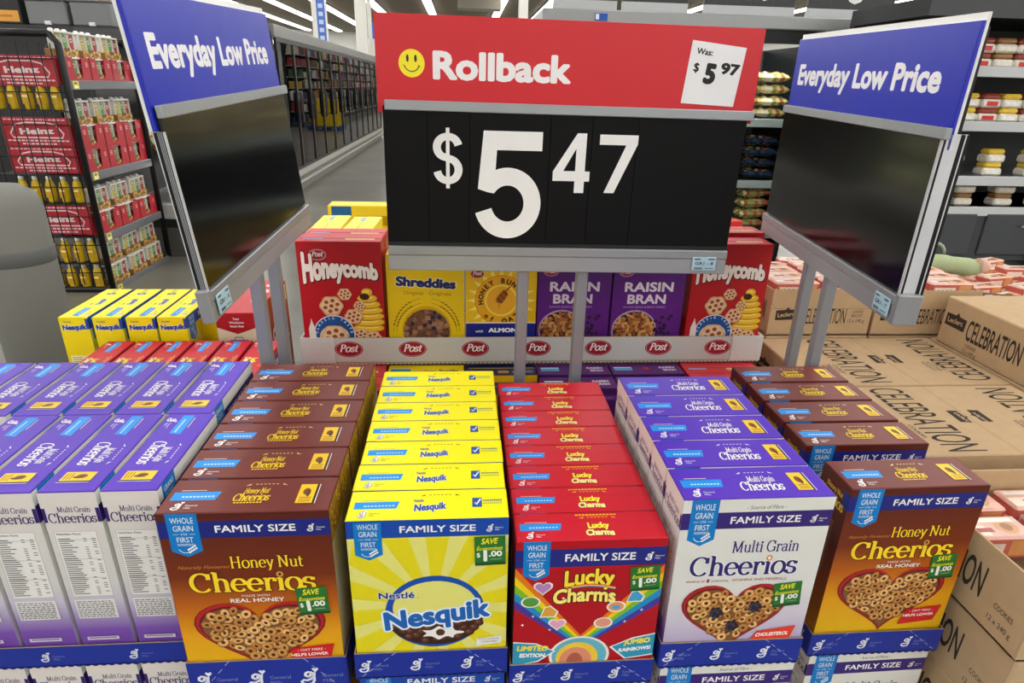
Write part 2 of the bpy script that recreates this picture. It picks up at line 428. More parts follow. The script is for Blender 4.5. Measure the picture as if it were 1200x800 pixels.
def oat_rings(s, poly, r, rnd, cols=None, vmin=-9):
    cols = cols or [c(206, 158, 92), c(190, 136, 70), c(217, 172, 108), c(176, 118, 58)]
    for (u, v) in scatter(poly, r*1.22, rnd):
        if v < vmin: continue
        a = rnd.uniform(0, 3); q = rnd.uniform(.62, 1); cc = rnd.choice(cols)
        s.disc(u+r*.06, v-r*.10, r*1.08, c(92, 52, 22), r*q*1.08, 12, a, 2.5e-6)
        s.disc(u, v, r, cc, r*q, 12, a, 2.5e-6)
        s.disc(u-r*.03, v+r*.06, r*.70, tuple(min(1, x*1.35) for x in cc[:3])+(1,), r*q*.70, 10, a, 2.5e-6)
        s.disc(u, v, r*.42, c(120, 72, 32), r*q*.42, 10, a, 2.5e-6)
        s.disc(u+r*.03, v-r*.05, r*.30, c(70, 38, 18), r*q*.28, 8, a, 2.5e-6)
def heart_bowl(s, cx, cy, w, h, rnd, r, clip, berries=()):
    s.poly(heart(cx, cy, w, h), c(122, 18, 22)); s.poly(heart(cx, cy+h*.008, w*.975, h*.975), c(176, 32, 36))
    s.poly(heart(cx, cy, w*.93, h*.92), c(108, 14, 18)); s.poly(heart(cx, cy-h*.005, w*.895, h*.875), c(126, 84, 50))
    oat_rings(s, heart(cx, cy, w*.83, h*.82), r, rnd, vmin=clip)
    for (u, v) in berries:
        for k in range(16):
            a = k*2.4; q = .12+r*0; rr = r*1.25*math.sqrt(k/16)
            s.disc(u+rr*math.cos(a), v+rr*math.sin(a), r*.40, c(34, 28, 40) if k % 3 else c(66, 58, 78), n=9, lift=2.5e-6)
def sticker(parent_name, H, W, u, v, w, h, rot, parent, label):
    """green shelf coupon stuck on the front"""
    s = MB(); s.frame((-W/2, 0, H), (1, 0, 0), (0, 0, 1), 0.0020)
    cr, sr = math.cos(rot), math.sin(rot)
    G1, G2, Y = c(36, 112, 44), c(22, 76, 30), c(232, 222, 40)
    def q(a, b): return (u+a*cr-b*sr, v+a*sr+b*cr)
    def quad(a0, b0, a1, b1, col): s.poly([q(a0, b0), q(a1, b0), q(a1, b1), q(a0, b1)], col)
    quad(-w/2, -h/2, w/2, h/2, G1); quad(-w/2, -h/2, w/2, -h*.40, G2)
    s.lift(2e-5)
    s.text('SAVE', *q(-w*.03, h*.24), h*.20, Y, bold=.03, w=w*.52, rot=rot, shear=.2)
    s.text('Économisez', *q(-w*.02, h*.03), h*.13, Y, bold=.02, w=w*.84, rot=rot, shear=.2)
    s.text('$', *q(-w*.38, -h*.20), h*.15, WHITE, bold=.02, rot=rot)
    s.text('1', *q(-w*.16, -h*.36), h*.40, WHITE, bold=.06, rot=rot)
    s.text('.00', *q(w*.17, -h*.20), h*.20, WHITE, bold=.04, w=w*.44, rot=rot)
    quad(w*.0, -h*.30, w*.36, -h*.285, c(170, 200, 170))
    # thin card body behind the print
    b0 = [q(-w/2, -h/2), q(w/2, -h/2), q(w/2, h/2), q(-w/2, h/2)]
    s.extrude([(x, y) for x, y in b0], s.O+s.N*0.00195, s.U, s.V, 0.0003, G1)
    return s.build('coupon_sticker', M_CARD, parent, label=label)

BROWN, BROWN_D = c(110, 40, 28), c(84, 26, 16)
NAVY = c(24, 34, 124)
TOPS = {}
def top_flap(kind, W, D, H, parent):
    s = MB(); e = .0012
    base = dict(brown=c(112, 44, 36), yellow=c(250, 236, 0), red=c(206, 16, 42), purple=c(82, 38, 184))[kind]
    s.box(-W/2+e, W/2-e, e, D-e, H-.0002, H+.0006, base, bev=.0002)
    s.frame((-W/2, 0, H), (1, 0, 0), (0, 1, 0), .00075)
    sky = c(0, 142, 226) if kind != 'red' else c(16, 146, 232)
    ink = dict(brown=c(246, 214, 40), yellow=c(14, 64, 150), red=c(246, 226, 60), purple=WHITE)[kind]
    dark = tuple(x*.55 for x in base[:3])+(1,)
    # fold line with a tongue
    ln = [(W*.03, D*.60), (W*.38, D*.60), (W*.42, D*.68), (W*.68, D*.68), (W*.72, D*.60), (W*.97, D*.60)]
    if kind in ('purple', 'brown', 'red'): s.stroke(ln, .0005, .0005, dark)
    # blue strip and emblem on the left
    s.poly([(W*.035, D*.36), (W*.30, D*.36), (W*.315, D*.60), (W*.035, D*.60)], sky)
    for i in range(9): s.rect(W*(.095+i*.022), D*.44, W*(.095+i*.022+.015), D*.48, c(190, 222, 246))
    s.rect(W*.07, D*.635, W*.22, D*.655, dark if kind == 'yellow' else c(216, 200, 196))
    if kind == 'yellow': gm(s, W*.07, D*.10, D*.21, WHITE, True, c(60, 60, 20), keyline=c(14, 44, 120))
    else: gm(s, W*.07, D*.10, D*.21, WHITE, True)
    # arrows over the brand
    ac = dict(brown=c(240, 214, 140), yellow=c(30, 30, 40), red=c(246, 200, 60), purple=WHITE)[kind]
    for a, b in ((.44, 1), (.70, -1)):
        s.poly([(W*a, D*.76), (W*(a+.035*b), D*.82), (W*(a+.030*b), D*.77)], ac)
    for i in range(6): s.rect(W*(.50+i*.025), D*.79, W*(.50+i*.025+.014), D*.81, ac)
    if kind in ('brown', 'purple'):
        first, k1 = ('Honey Nut', .20) if kind == 'brown' else ('Multi Grain', .19)
        kb = kind == 'brown'
        s.pen(first, W*(.525 if kb else .58), D*(.53 if kb else .50), D*(.15 if kb else .17), W*(.15 if kb else .185), ink, thick=.20, thin=.08, shear=.12)
        s.pen('Cheerios', W*(.51 if kb else .555), D*(.31 if kb else .23), D*(.20 if kb else .26), W*(.215 if kb else .29), ink, thick=.22, thin=.08, shear=.12)
        if kind == 'brown':
            for i in range(9): s.rect(W*(.42+i*.019), D*.235, W*(.42+i*.019+.014), D*.265, ink)
        # square badge
        s.poly([(W*.785, D*.20), (W*.885, D*.20), (W*.885, D*.76), (W*.785, D*.76)], c(238, 196, 30))
        s.poly([(W*.888, D*.18), (W*.898, D*.18), (W*.898, D*.76), (W*.888, D*.76)], c(30, 20, 14)); s.rect(W*.900, D*.18, W*.905, D*.76, WHITE)
        s.disc(W*.832, D*.54, W*.022, c(120, 70, 14), D*.10, 10); s.disc(W*.845, D*.50, W*.014, c(90, 50, 10), D*.12, 8)
        for i in range(3): s.rect(W*.80, D*(.24+i*.055), W*.872, D*(.262+i*.055), c(150, 96, 12))
    elif kind == 'yellow':
        s.text('Nestlé', W*.435, D*.56, D*.10, ink, bold=.02, w=W*.06)
        s.text('Nesquik', W*.51, D*.27, D*.24, ink, bold=.05, w=W*.20, rot=.10, shear=.1, out=.05, outcol=WHITE)
        s.poly([(W*.775, D*.34), (W*.835, D*.34), (W*.835, D*.66), (W*.775, D*.66)], c(20, 74, 160))
        s.stroke([(W*.79, D*.50), (W*.80, D*.42), (W*.828, D*.62)], .0022, .0022, WHITE)
        for i in range(9): s.rect(W*(.845+i*.0135), D*.535, W*(.845+i*.0135+.010), D*.585, c(60, 110, 120)); s.rect(W*(.845+i*.0135), D*.44, W*(.845+i*.0135+.010), D*.48, c(150, 170, 110))
    else:
        def wp(a, b): return (a, b*(1+.0*a)+.02*D*math.cos(a/(W*.06)))
        s.text('Lucky', W*.56, D*.37, D*.22, ink, bold=.06, w=W*.145, warp=wp, out=.05, outcol=c(150, 20, 20))
        s.text('Charms', W*.56, D*.12, D*.22, c(240, 232, 150), bold=.06, w=W*.19, warp=wp, out=.05, outcol=c(150, 20, 20))
        for i in range(12): s.rect(W*(.42+i*.024), D*.86, W*(.42+i*.024+.018), D*.90, c(250, 196, 40))
    return s.build('top_flap', M_CARD, parent)

def back_print(s, kind, W, D, H):
    if kind == 'purple':
        s.vgrad(0, W, [(-.0005, c(222, 222, 214)), (-.15, c(220, 220, 216)), (-H, c(150, 120, 190))]); family(s, W, -.0205, -.0465, c(54, 32, 116))
    elif kind == 'red': s.rect(0, -.0005, W, -H, c(176, 10, 26)); family(s, W, -.0135, -.0425, c(32, 38, 126))
    elif kind == 'brown': s.vgrad(0, W, [(-.0005, BROWN_D), (-.15, c(190, 98, 12)), (-H, c(226, 190, 20))]); family(s, W, -.0120, -.0375, NAVY)
    else: s.rect(0, -.0005, W, -H, c(226, 222, 120)); family(s, W, -.0030, -.0275, c(18, 70, 168))
    wholegrain(s, W*.055, W*.235, -.0002, .066, ('GRAINS', 'ENTIERS', '1er'))

def side_panel(s, kind, D, H, left=True):
    """narrow printed side, origin at the panel's upper left corner"""
    if kind == 'purple':
        s.vgrad(0, D, [(-.0005, c(222, 214, 208)), (-H*.50, c(210, 208, 206)), (-H*.62, c(196, 190, 206)), (-H*.80, c(120, 78, 170)), (-H, c(88, 40, 150))])
        s.rect(D*.93, -.024, D, -.046, c(46, 24, 104)); s.rect(0, -.024, D*.06, -.046, c(46, 24, 104))
        s.pen('Multi Grain', D*.56, -.030, .0082, D*.58, c(44, 30, 96), thick=.18, thin=.07)
        s.pen('Cheerios', D*.50, -.046, .0142, D*.84, c(44, 30, 96), thick=.18, thin=.07)
        s.rect(D*.10, -.060, D*.84, -.168, c(232, 230, 226)); K = c(104, 102, 102)
        for a, b in ((.10, .84),):
            s.rect(D*a, -.060, D*a+.0003, -.168, K); s.rect(D*b, -.060, D*b+.0003, -.168, K); s.rect(D*a, -.060, D*b, -.0603, K); s.rect(D*a, -.1677, D*b, -.168, K)
        s.text('Nutrition Facts', D*.14, -.0655, .0030, c(50, 50, 50), 'L', bold=.02, w=D*.42)
        rr = random.Random(3)
        for i in range(27):
            y = -.071-i*.0035; s.rect(D*.14, y-.0014, D*(.14+rr.uniform(.18, .34)), y, K)
            if rr.random() < .8: s.rect(D*.58, y-.0012, D*.64, y, K)
            if rr.random() < .8: s.rect(D*.73, y-.0012, D*.80, y, K)
            if i % 9 == 0: s.rect(D*.13, y-.0023, D*.82, y-.0019, K)
        s.rect(D*.10, -.173, D*.84, -.206, c(226, 224, 224))
        for i in range(9):
            y = -.176-i*.0032; x = .13
            while x < .76:
                ww = rr.uniform(.03, .10); s.rect(D*x, y-.0015, D*min(x+ww, .80), y, K); x += ww+.02
        s.rect(D*.14, -H+.046, D*.74, -H+.040, c(206, 196, 216)); s.rect(D*.17, -H+.0445, D*.70, -H+.0425, c(120, 100, 140))
    elif kind == 'brown':
        s.vgrad(0, D, [(-.0005, BROWN_D), (-H*.35, c(78, 26, 14)), (-H*.7, c(150, 78, 22)), (-H, c(190, 130, 30))] if left else [(-.0005, c(150, 116, 20)), (-H*.16, c(136, 100, 22)), (-H*.17, c(176, 172, 162)), (-H, c(168, 162, 150))])
        if left:
            s.rect(D*.8, -.012, D, -.037, NAVY)
            s.pen('Honey Nut', D*.52, -.026, .008, D*.56, c(222, 190, 60), thick=.2, thin=.08)
            s.pen('Cheerios', D*.46, -.046, .016, D*.86, c(222, 190, 60), thick=.2, thin=.08)
            K = c(150, 110, 80)
            for i in range(22):
                y = -.07-i*.0045; s.rect(D*.12, y-.0015, D*(.3+.12*((i*7) % 5)/5), y, K); s.rect(D*.62, y-.0015, D*.72, y, K)
        else:
            rr = random.Random(5)
            for i in range(60):
                s.disc(rr.uniform(.1, .9)*D, -rr.uniform(.003, H*.15), .0024, rr.choice([c(206, 170, 40), c(96, 58, 14), c(180, 140, 30), c(228, 200, 90)]), n=7, lift=2.5e-6)
    elif kind == 'yellow':
        s.vgrad(0, D, [(-.0005, c(248, 222, 0)), (-H, c(240, 206, 10))])
        if left:
            s.text('Nestlé', D*.28, -.012, .004, c(30, 50, 120), bold=.02, w=D*.28)
            s.text('Nesquik', D*.50, -.029, .0125, c(14, 58, 150), bold=.06, w=D*.84, rot=.04, out=.05, outcol=WHITE)
            s.rect(D*.12, -.09, D*.88, -.17, c(248, 240, 190))
            for i in range(16): s.rect(D*.16, -.094-i*.0047, D*(.5+.3*((i*5) % 7)/7), -.0955-i*.0047, c(120, 110, 60))
        else: s.rect(0, -.004, D, -H, c(176, 172, 160))
        s.rect(D*.90, -.003, D, -.027, c(16, 66, 160))
    elif kind == 'red':
        s.vgrad(0, D, [(-.0005, c(150, 10, 26)), (-H, c(140, 12, 24))] if left else [(-.0005, c(188, 14, 36)), (-H, c(160, 12, 30))])
        if left:
            s.rect(D*.12, -.05, D*.88, -.2, c(70, 50, 30)); s.rect(D*.9, -.014, D, -.043, NAVY)

DIM = dict(brown=(.209, .0715, .285), yellow=(.204, .0605, .263), red=(.199, .0560, .255), purple=(.202, .0700, .285))
def front_print(s, kind, W, D, H):
    rnd = random.Random({'brown': 11, 'yellow': 12, 'red': 13, 'purple': 14}[kind])
    if kind == 'brown':
        s.vgrad(0, W, [(-.0005, BROWN_D), (-.10, c(116, 44, 12)), (-.15, c(190, 98, 12)), (-.20, c(228, 160, 14)), (-H, c(226, 190, 20))])
        family(s, W, -.0120, -.0375, NAVY); wholegrain(s, W*.055, W*.235, -.0002, .066)
        Y = c(250, 214, 40)
        s.text('Naturally Flavoured', W*.215, -.0855, .0050, c(206, 130, 60), shear=.35, w=W*.30)
        s.pen('Honey Nut', W*.595, -.0855, .0175, W*.44, Y, thin=.06, thick=.17, out=.05, outcol=BROWN_D)
        s.pen('Cheerios', W*.495, -.1235, .0300, W*.76, Y, thin=.07, thick=.21, ring=c(214, 160, 80), out=.04, outcol=c(90, 32, 10))
        s.text('MADE WITH', W*.50, -.1335, .0035, WHITE, w=W*.17, bold=.01); s.text('REAL HONEY', W*.505, -.1425, .0065, WHITE, w=W*.33, bold=.02)
        heart_bowl(s, W*.50, -.206, W*.82, .125, rnd, .0078, -.240)
        s.poly([(W*.68, -.226), (W*.95, -.220), (W*.915, -.25), (W*.64, -.256)], c(206, 28, 30))
        s.text('- OAT FIBRE -', W*.80, -.2315, .0042, WHITE, w=W*.18, rot=.03); s.text('HELPS LOWER', W*.785, -.2405, .0052, WHITE, bold=.03, w=W*.24, rot=.03)
    elif kind == 'purple':
        s.vgrad(0, W, [(-.0005, c(222, 222, 214)), (-.15, c(220, 220, 216)), (-.21, c(200, 192, 212)), (-H, c(150, 120, 190))])
        s.text('- Source of Fibre -', W*.55, -.0165, .0058, c(60, 56, 64), w=W*.26, shear=.15)
        family(s, W, -.0205, -.0465, c(54, 32, 116)); wholegrain(s, W*.055, W*.235, -.0002, .073)
        K = c(44, 34, 112)
        s.pen('Multi Grain', W*.60, -.0855, .0180, W*.46, K, thin=.06, thick=.16)
        s.pen('Cheerios', W*.475, -.1230, .0310, W*.74, K, thin=.07, thick=.20, ring=c(222, 140, 60), out=.03, outcol=WHITE)
        s.text('SOURCE OF', W*.16, -.1345, .0032, c(140, 30, 50), w=W*.13); s.text('8', W*.245, -.1352, .0062, c(140, 30, 50), bold=.03)
        s.text('ESSENTIAL', W*.33, -.1345, .0032, c(140, 30, 50), w=W*.12); s.text('VITAMINS AND MINERALS', W*.60, -.1345, .0044, c(140, 30, 50), w=W*.38, bold=.01)
        heart_bowl(s, W*.46, -.200, W*.74, .120, rnd, .0076, -.236, [(W*.34, -.189), (W*.61, -.180), (W*.47, -.214)])
        s.poly([(W*.66, -.226), (W*.94, -.218), (W*.90, -.25), (W*.60, -.256)], c(226, 60, 36))
        s.text('CHOLESTEROL', W*.775, -.2355, .0066, WHITE, bold=.04, w=W*.24, shear=.2, rot=.03)
    elif kind == 'yellow':
        s.rect(0, -.0005, W, -H, c(226, 222, 120))
        ctr = (W*.52, -.142)
        for k in range(14):                                   # sun rays
            a = 2*math.pi*(k+.35)/14; d = .13
            def cl(an):
                x, y = math.cos(an), math.sin(an); t = 9
                if x > 0: t = min(t, (W-ctr[0])/x)
                if x < 0: t = min(t, (0-ctr[0])/x)
                if y > 0: t = min(t, (-.027-ctr[1])/y)
                if y < 0: t = min(t, (-H-ctr[1])/y)
                return (ctr[0]+x*t, ctr[1]+y*t)
            s.poly([ctr, cl(a-d), cl(a+d)], c(226, 212, 22), 2.5e-6)
        family(s, W, -.0030, -.0275, c(18, 70, 168)); wholegrain(s, W*.045, W*.215, -.0002, .062)
        s.rect(0, -.0002, W, -.0030, c(18, 70, 168))
        # blue oval behind the bowl of chocolate puffs
        s.disc(W*.53, -.152, W*.325, c(16, 76, 168), .062, 36, .04); s.disc(W*.53, -.144, W*.275, c(226, 222, 120), .045, 36, .04)
        bowl = [(W*.53+W*.315*math.cos(a), -.162+.048*math.sin(a)) for a in [math.pi+math.pi*i/20 for i in range(21)]]
        s.poly(bowl, c(52, 30, 22))
        for (u, v) in scatter([(W*.53+W*.30*math.cos(a), -.162+.042*math.sin(a)) for a in [math.pi*.97+math.pi*1.06*i/20 for i in range(21)]], .0085, rnd, 2500):
            s.disc(u, v, .0068, c(58, 32, 22), .0062, 12, lift=2.5e-6); s.disc(u-.001, v+.0012, .0050, c(98, 56, 38), .0042, 10, lift=2.5e-6); s.disc(u-.0018, v+.002, .0020, c(140, 92, 68), .0015, 8, lift=2.5e-6)
        s.poly([(W*.57+W*(.125+.025*math.cos(5*a))*math.cos(a), -.189+(.0095+.003*math.cos(7*a))*math.sin(a)) for a in [2*math.pi*i/40 for i in range(40)]], c(236, 236, 232))
        s.disc(W*.56, -.188, .0062, c(84, 46, 32), n=12)
        s.text('Nestlé', W*.285, -.126, .0105, c(20, 46, 120), bold=.03, w=W*.23, out=.06, outcol=c(230, 236, 246))
        s.text('.', W*.42, -.126, .008, c(20, 46, 120))
        s.text('Nesquik', W*.545, -.172, .0325, c(24, 96, 178), bold=.045, w=W*.70, rot=.14, shear=.08, out=.07, outcol=c(226, 238, 250))
        s.poly([(W*.80, -.215), (W*.97, -.211), (W*.97, -.198), (W*.80, -.202)], c(226, 228, 222))
        s.text('FOOD ALLERGIC', W*.885, -.2045, .0030, c(70, 74, 100), w=W*.14, rot=.02); s.text('CONSUMERS', W*.885, -.2095, .0030, c(70, 74, 100), w=W*.11, rot=.02)
    else:
        s.rect(0, -.0005, W, -H, c(176, 10, 26))
        cols = [c(228, 122, 22), c(240, 206, 20), c(122, 186, 40), c(28, 138, 196), c(70, 54, 150)]
        ap = (W*.47, -.175)
        for sgn in (-1, 1):                                    # two rainbows fanning out of the middle
            for k, cc in enumerate(cols):
                e = 0 if sgn < 0 else W
                y0 = -.043-k*.0135; y1 = -.043-(k+1)*.0135
                s.poly([(ap[0]+sgn*W*.02*(k*.6), ap[1]+.012-.003*k), (e, y0), (e, y1), (ap[0]+sgn*W*.02*(k*.6+.6), ap[1]+.009-.003*k)], cc, 2.5e-6)
        family(s, W, -.0135, -.0425, c(32, 38, 126)); wholegrain(s, W*.05, W*.225, -.0002, .064)
        s.lift(2e-5)
        def wp1(a, b): return (a, b*(1+.9*a/W*0)+.004-6*a*a*.5)
        Y = c(248, 222, 60)
        s.text('Lucky', W*.50, -.0770, .0270, Y, bold=.04, w=W*.34, rot=0, warp=wp1, out=.055, outcol=c(96, 22, 8))
        for k, cc in enumerate((c(222, 70, 40), c(240, 210, 40), c(70, 150, 200))):
            s.stroke([(W*.32+W*.36*i/12, -.0785-.0016*k+.006*math.sin(math.pi*i/12)) for i in range(13)], .0017, .0017, cc)
        s.text('Charms', W*.475, -.1060, .0250, c(250, 232, 120), bold=.04, w=W*.43, warp=lambda a, b: (a, b+.004-5*a*a*.5), out=.055, outcol=c(96, 22, 8))
        # marshmallow shapes
        def blob(u, v, pts, cc, k=1.0):
            s.poly([(u+a*1.22*k, v+b*1.22*k) for a, b in pts], c(240, 236, 226)); s.poly([(u+a*k, v+b*k) for a, b in pts], cc)
        ov = [(.011*math.cos(a), .008*math.sin(a)) for a in [2*math.pi*i/14 for i in range(14)]]
        hh = [(x, y) for x, y in heart(0, 0, .022, .019, 18)]
        tri = [(-.009, -.008), (.009, -.008), (.012, .0), (.003, .009), (-.004, .007)]
        blob(W*.19, -.078, hh, c(178, 130, 190)); blob(W*.11, -.100, ov, c(86, 150, 60)); blob(W*.23, -.118, tri, c(220, 160, 60)); blob(W*.30, -.142, hh, c(226, 160, 190), .95)
        blob(W*.70, -.113, ov, c(236, 150, 90)); s.disc(W*.70, -.114, .006, c(80, 160, 200), .004); blob(W*.82, -.096, tri, c(70, 160, 206)); blob(W*.62, -.141, ov, c(226, 150, 130))
        for u, v in ((.33, -.095), (.13, -.125), (.06, -.14), (.88, -.12), (.77, -.14), (.25, -.150)):
            s.poly([(W*u+(.0028 if k % 2 else .0009)*math.cos(a), v+(.0028 if k % 2 else .0009)*math.sin(a)) for k, a in enumerate([math.pi*i/4+math.pi/4 for i in range(8)])], WHITE)
        # large layered marshmallow
        s.disc(W*.47, -.200, W*.215, c(240, 228, 220), .036, 30); s.disc(W*.47, -.200, W*.195, c(96, 178, 196), .033, 30)
        s.disc(W*.455, -.204, W*.150, c(238, 196, 60), .029, 28); s.disc(W*.445, -.209, W*.115, c(220, 140, 110), .025, 26); s.disc(W*.44, -.214, W*.06, c(176, 92, 74), .020, 22)
        s.poly([(0, -.170), (W*.16, -.174), (W*.30, -.190), (W*.18, -.209), (0, -.215)], c(230, 236, 240)); s.poly([(0, -.172), (W*.155, -.176), (W*.285, -.190), (W*.175, -.207), (0, -.215)], c(44, 148, 184))
        s.text('LIMITED', W*.135, -.188, .0095, c(240, 222, 30), bold=.05, w=W*.22, shear=.12, rot=-.03); s.text('EDITION', W*.135, -.200, .0075, WHITE, bold=.05, w=W*.18, shear=.12, rot=-.03)
        s.poly([(W, -.163), (W*.84, -.170), (W*.68, -.186), (W*.80, -.210), (W, -.204)], c(230, 236, 240)); s.poly([(W, -.165), (W*.85, -.172), (W*.70, -.186), (W*.805, -.208), (W, -.202)], c(44, 148, 184))
        s.text('JUMBO', W*.875, -.182, .0095, c(240, 222, 30), bold=.05, w=W*.19, shear=.12, rot=.08); s.text('RAINBOWS!', W*.865, -.195, .0070, WHITE, bold=.05, w=W*.23, shear=.12, rot=.08)

STICK = dict(brown=(.845, -.1435, .19, .046, .06), yellow=(.885, -.0510, .195, .046, .03), red=(.875, -.0645, .20, .041, .07), purple=(.82, -.160, .195, .042, .10))
KINDW = dict(brown='brown', yellow='yellow', red='red', purple='white and purple')
def make_box(kind, label, loc, rz=0.0, group=None, sticker_on=True):
    W_, D, H = DIM[kind]
    root = thing('cereal_box', label, 'cereal box', loc, rz, group)
    s = MB()
    side = dict(brown=BROWN_D, yellow=c(240, 214, 0), red=c(170, 12, 28), purple=c(216, 212, 206))[kind]
    fr = dict(brown=BROWN_D, yellow=c(18, 70, 168), red=c(170, 10, 28), purple=c(222, 222, 214))[kind]
    top = dict(brown=c(104, 40, 32), yellow=c(244, 228, 0), red=c(196, 16, 38), purple=c(70, 28, 158))[kind]
    s.box(-W_/2, W_/2, 0, D, 0, H, side, bev=.0010, cols={'F': fr, 'U': top, 'B': fr})
    s.frame((-W_/2, 0, H), (1, 0, 0), (0, 0, 1)); front_print(s, kind, W_, D, H)
    s.frame((W_/2, D, H), (-1, 0, 0), (0, 0, 1)); back_print(s, kind, W_, D, H)
    s.frame((-W_/2, D, H), (0, -1, 0), (0, 0, 1)); side_panel(s, kind, D, H, True)
    s.frame((W_/2, 0, H), (0, 1, 0), (0, 0, 1)); side_panel(s, kind, D, H, False)
    body = s.build('carton_body', M_CARD, root)
    fl = top_flap(kind, W_, D, H, root)
    u, v, w, h, rot = STICK[kind]
    st = sticker(kind, H, W_, W_*u, v, W_*w, h, rot, root, 'green one dollar savings coupon stuck on the front')
    note(root, body, fl, st)
    return root

# ------------------------------------------------------------------ blue display trays
def tray(label, x0, x1, y0, y1, zb, lip, logos=3, side_h=None, dash=True):
    root = thing('display_tray', label, 'cardboard tray', T((x0+x1)/2, y0, zb), group=None)
    s = MB(); w = x1-x0; d = y1-y0; t = .0022; h = lip-zb
    B, IN = c(24, 46, 150), c(150, 128, 98)
    s.box(-w/2, w/2, 0, d, 0, t, IN, cols={'D': B})
    s.box(-w/2, w/2, 0, t, 0, h, B, bev=.0004, cols={'B': IN, 'U': IN}); s.box(-w/2, w/2, d-t, d, 0, h, B, bev=.0004, cols={'F': IN, 'U': IN})
    s.box(-w/2, -w/2+t, t, d-t, 0, h*1.0, B, bev=.0004, cols={'R': IN, 'U': IN}); s.box(w/2-t, w/2, t, d-t, 0, h*1.0, B, bev=.0004, cols={'L': IN, 'U': IN})
    # perforated wavy lower edge left by the torn-off lid
    n = int(w/.011)
    for i in range(n):
        s.extrude([(-w/2+w*(i+.12)/n, 0), (-w/2+w*(i+.30)/n, -.0022), (-w/2+w*(i+.70)/n, -.0022), (-w/2+w*(i+.88)/n, 0)], (0, -.0002, .0006), (1, 0, 0), (0, 0, 1), .0012, B)
    s.frame((-w/2, 0, 0), (1, 0, 0), (0, 0, 1), .0003)
    for k in range(logos):
        gm(s, w*((k+.5)/logos)-(.030 if logos > 2 else .02), h*.30, h*.42, c(226, 230, 240), True, c(120, 136, 200))
    if dash:
        for sg in (0, 1):
            for k in range(5):
                a = .04+.05*k; x = a*w if not sg else w-a*w
                y = h*(.10+.20*k); q = (w*.03 if not sg else -w*.03)
                s.stroke([(x, y), (x+q, y+h*.11)], .0009, .0009, c(176, 186, 224))
    for (O, U) in (((-w/2, d, 0), (0, -1, 0)), ((w/2, 0, 0), (0, 1, 0))):
        s.frame(O, U, (0, 0, 1), .0003)
        for k in range(2): gm(s, d*(k+.4)/2, h*.3, h*.42, c(150, 160, 205))
        for k in range(4): s.stroke([((d if True else 0)-.02-.02*k, h*(.1+.2*k)), (d-.032-.02*k, h*(.21+.2*k))], .0009, .0009, c(120, 130, 190))
    b = s.build('tray_body', M_CARD, root); note(root, b)
    return root

def row(kind, n, xl, ztop, y0, pitch, labeler, group, yaw=.004, first_src=None, y_first=None):
    W_, D, H = DIM[kind]; src = first_src
    for i in range(n):
        y = y0+i*pitch; a = R.uniform(-yaw, yaw)
        loc = T(xl+W_/2+R.uniform(-.0008, .0008), y, ztop-H); 
        if src is None: src = make_box(kind, labeler(i), loc, a, group)
        else: dup(src, loc, a, labeler(i), group, skip=() if i == 0 else ('coupon_sticker',))
    return src
COLS = {   # kind, x left, top z, front y, pitch, count, tray lip z, tray bottom z
 'brown': ('brown', -.3786, -.4939, .6587, .0745, 6, -.7375, -.8060),
 'yellow': ('yellow', -.1500, -.5035, .6482, .0629, 7, -.7225, -.7690),
 'red': ('red', .0636, -.5383, .6418, .0580, 8, -.7490, -.7935),
 'purple': ('purple', .2763, -.4807, .6425, .0729, 5, -.7215, -.7680),
}
SRC = {}
FACE = {'brown': 'brown oat ring cereal box', 'yellow': 'yellow chocolate puff cereal box', 'red': 'red rainbow cereal box', 'purple': 'white and purple cereal box'}
ROWN = {'brown': 'the left brown row', 'yellow': 'the yellow row', 'red': 'the long red row', 'purple': 'the right purple row'}
for k, (kind, xl, zt, y0, p, n, lip, zb) in COLS.items():
    def lab(i, kind=kind, n=n):
        if i == 0: return FACE[kind]+' with green coupon at the front of '+ROWN[kind]
        if i == n-1: return FACE[kind]+' at the very back of '+ROWN[kind]
        return FACE[kind]+', '+ORD[i]+' from the front in '+ROWN[kind]
    W_, D, H = DIM[kind]
    # the box stands on the tray floor, so its height sets the stack; lengthen to fit
    SRC[kind] = None
    DIM[kind] = (W_, D, zt-zb-.0024)
    SRC[kind] = row(kind, n, xl, zt, y0, p, lab, kind+' cereal boxes in the front display')
    tray('blue printed tray holding '+ROWN[kind].replace('the ', 'the ', 1), xl-.0032, xl+W_+.0032, y0-.0035, y0+n*p+.004, zb, lip)
# far right brown boxes: four at the back, one at the front
bW, bD, bH = DIM['brown']
RB = [(.5482+i*.0006, .8351+i*.0843*.93) for i in range(4)]
zr = -.5249
for i, (x, y) in enumerate(RB):
    dup(SRC['brown'], T(x+bW/2, y, zr-bH), R.uniform(-.01, .01), 'brown cereal box, '+['nearest', 'second', 'third', 'farthest'][i]+' of the four beside the kraft cookie cartons', 'brown cereal boxes at the right', skip=('coupon_sticker',))
dup(SRC['brown'], T(.541+bW/2, .700, -.512-bH), .012, 'brown cereal box with green coupon standing alone at the far right front', 'brown cereal boxes at the right')
tray('blue printed tray at far right under the lone front brown box', .537, .541+bW+.005, .695, .815, -.512-bH-.0024, -.512-bH+.0432)
tray('blue printed tray under the four brown boxes beside the kraft cartons', .5455, .5482+bW+.006, .8315, .8351+4*.0784+.004, zr-bH-.0024, zr-bH+.044)

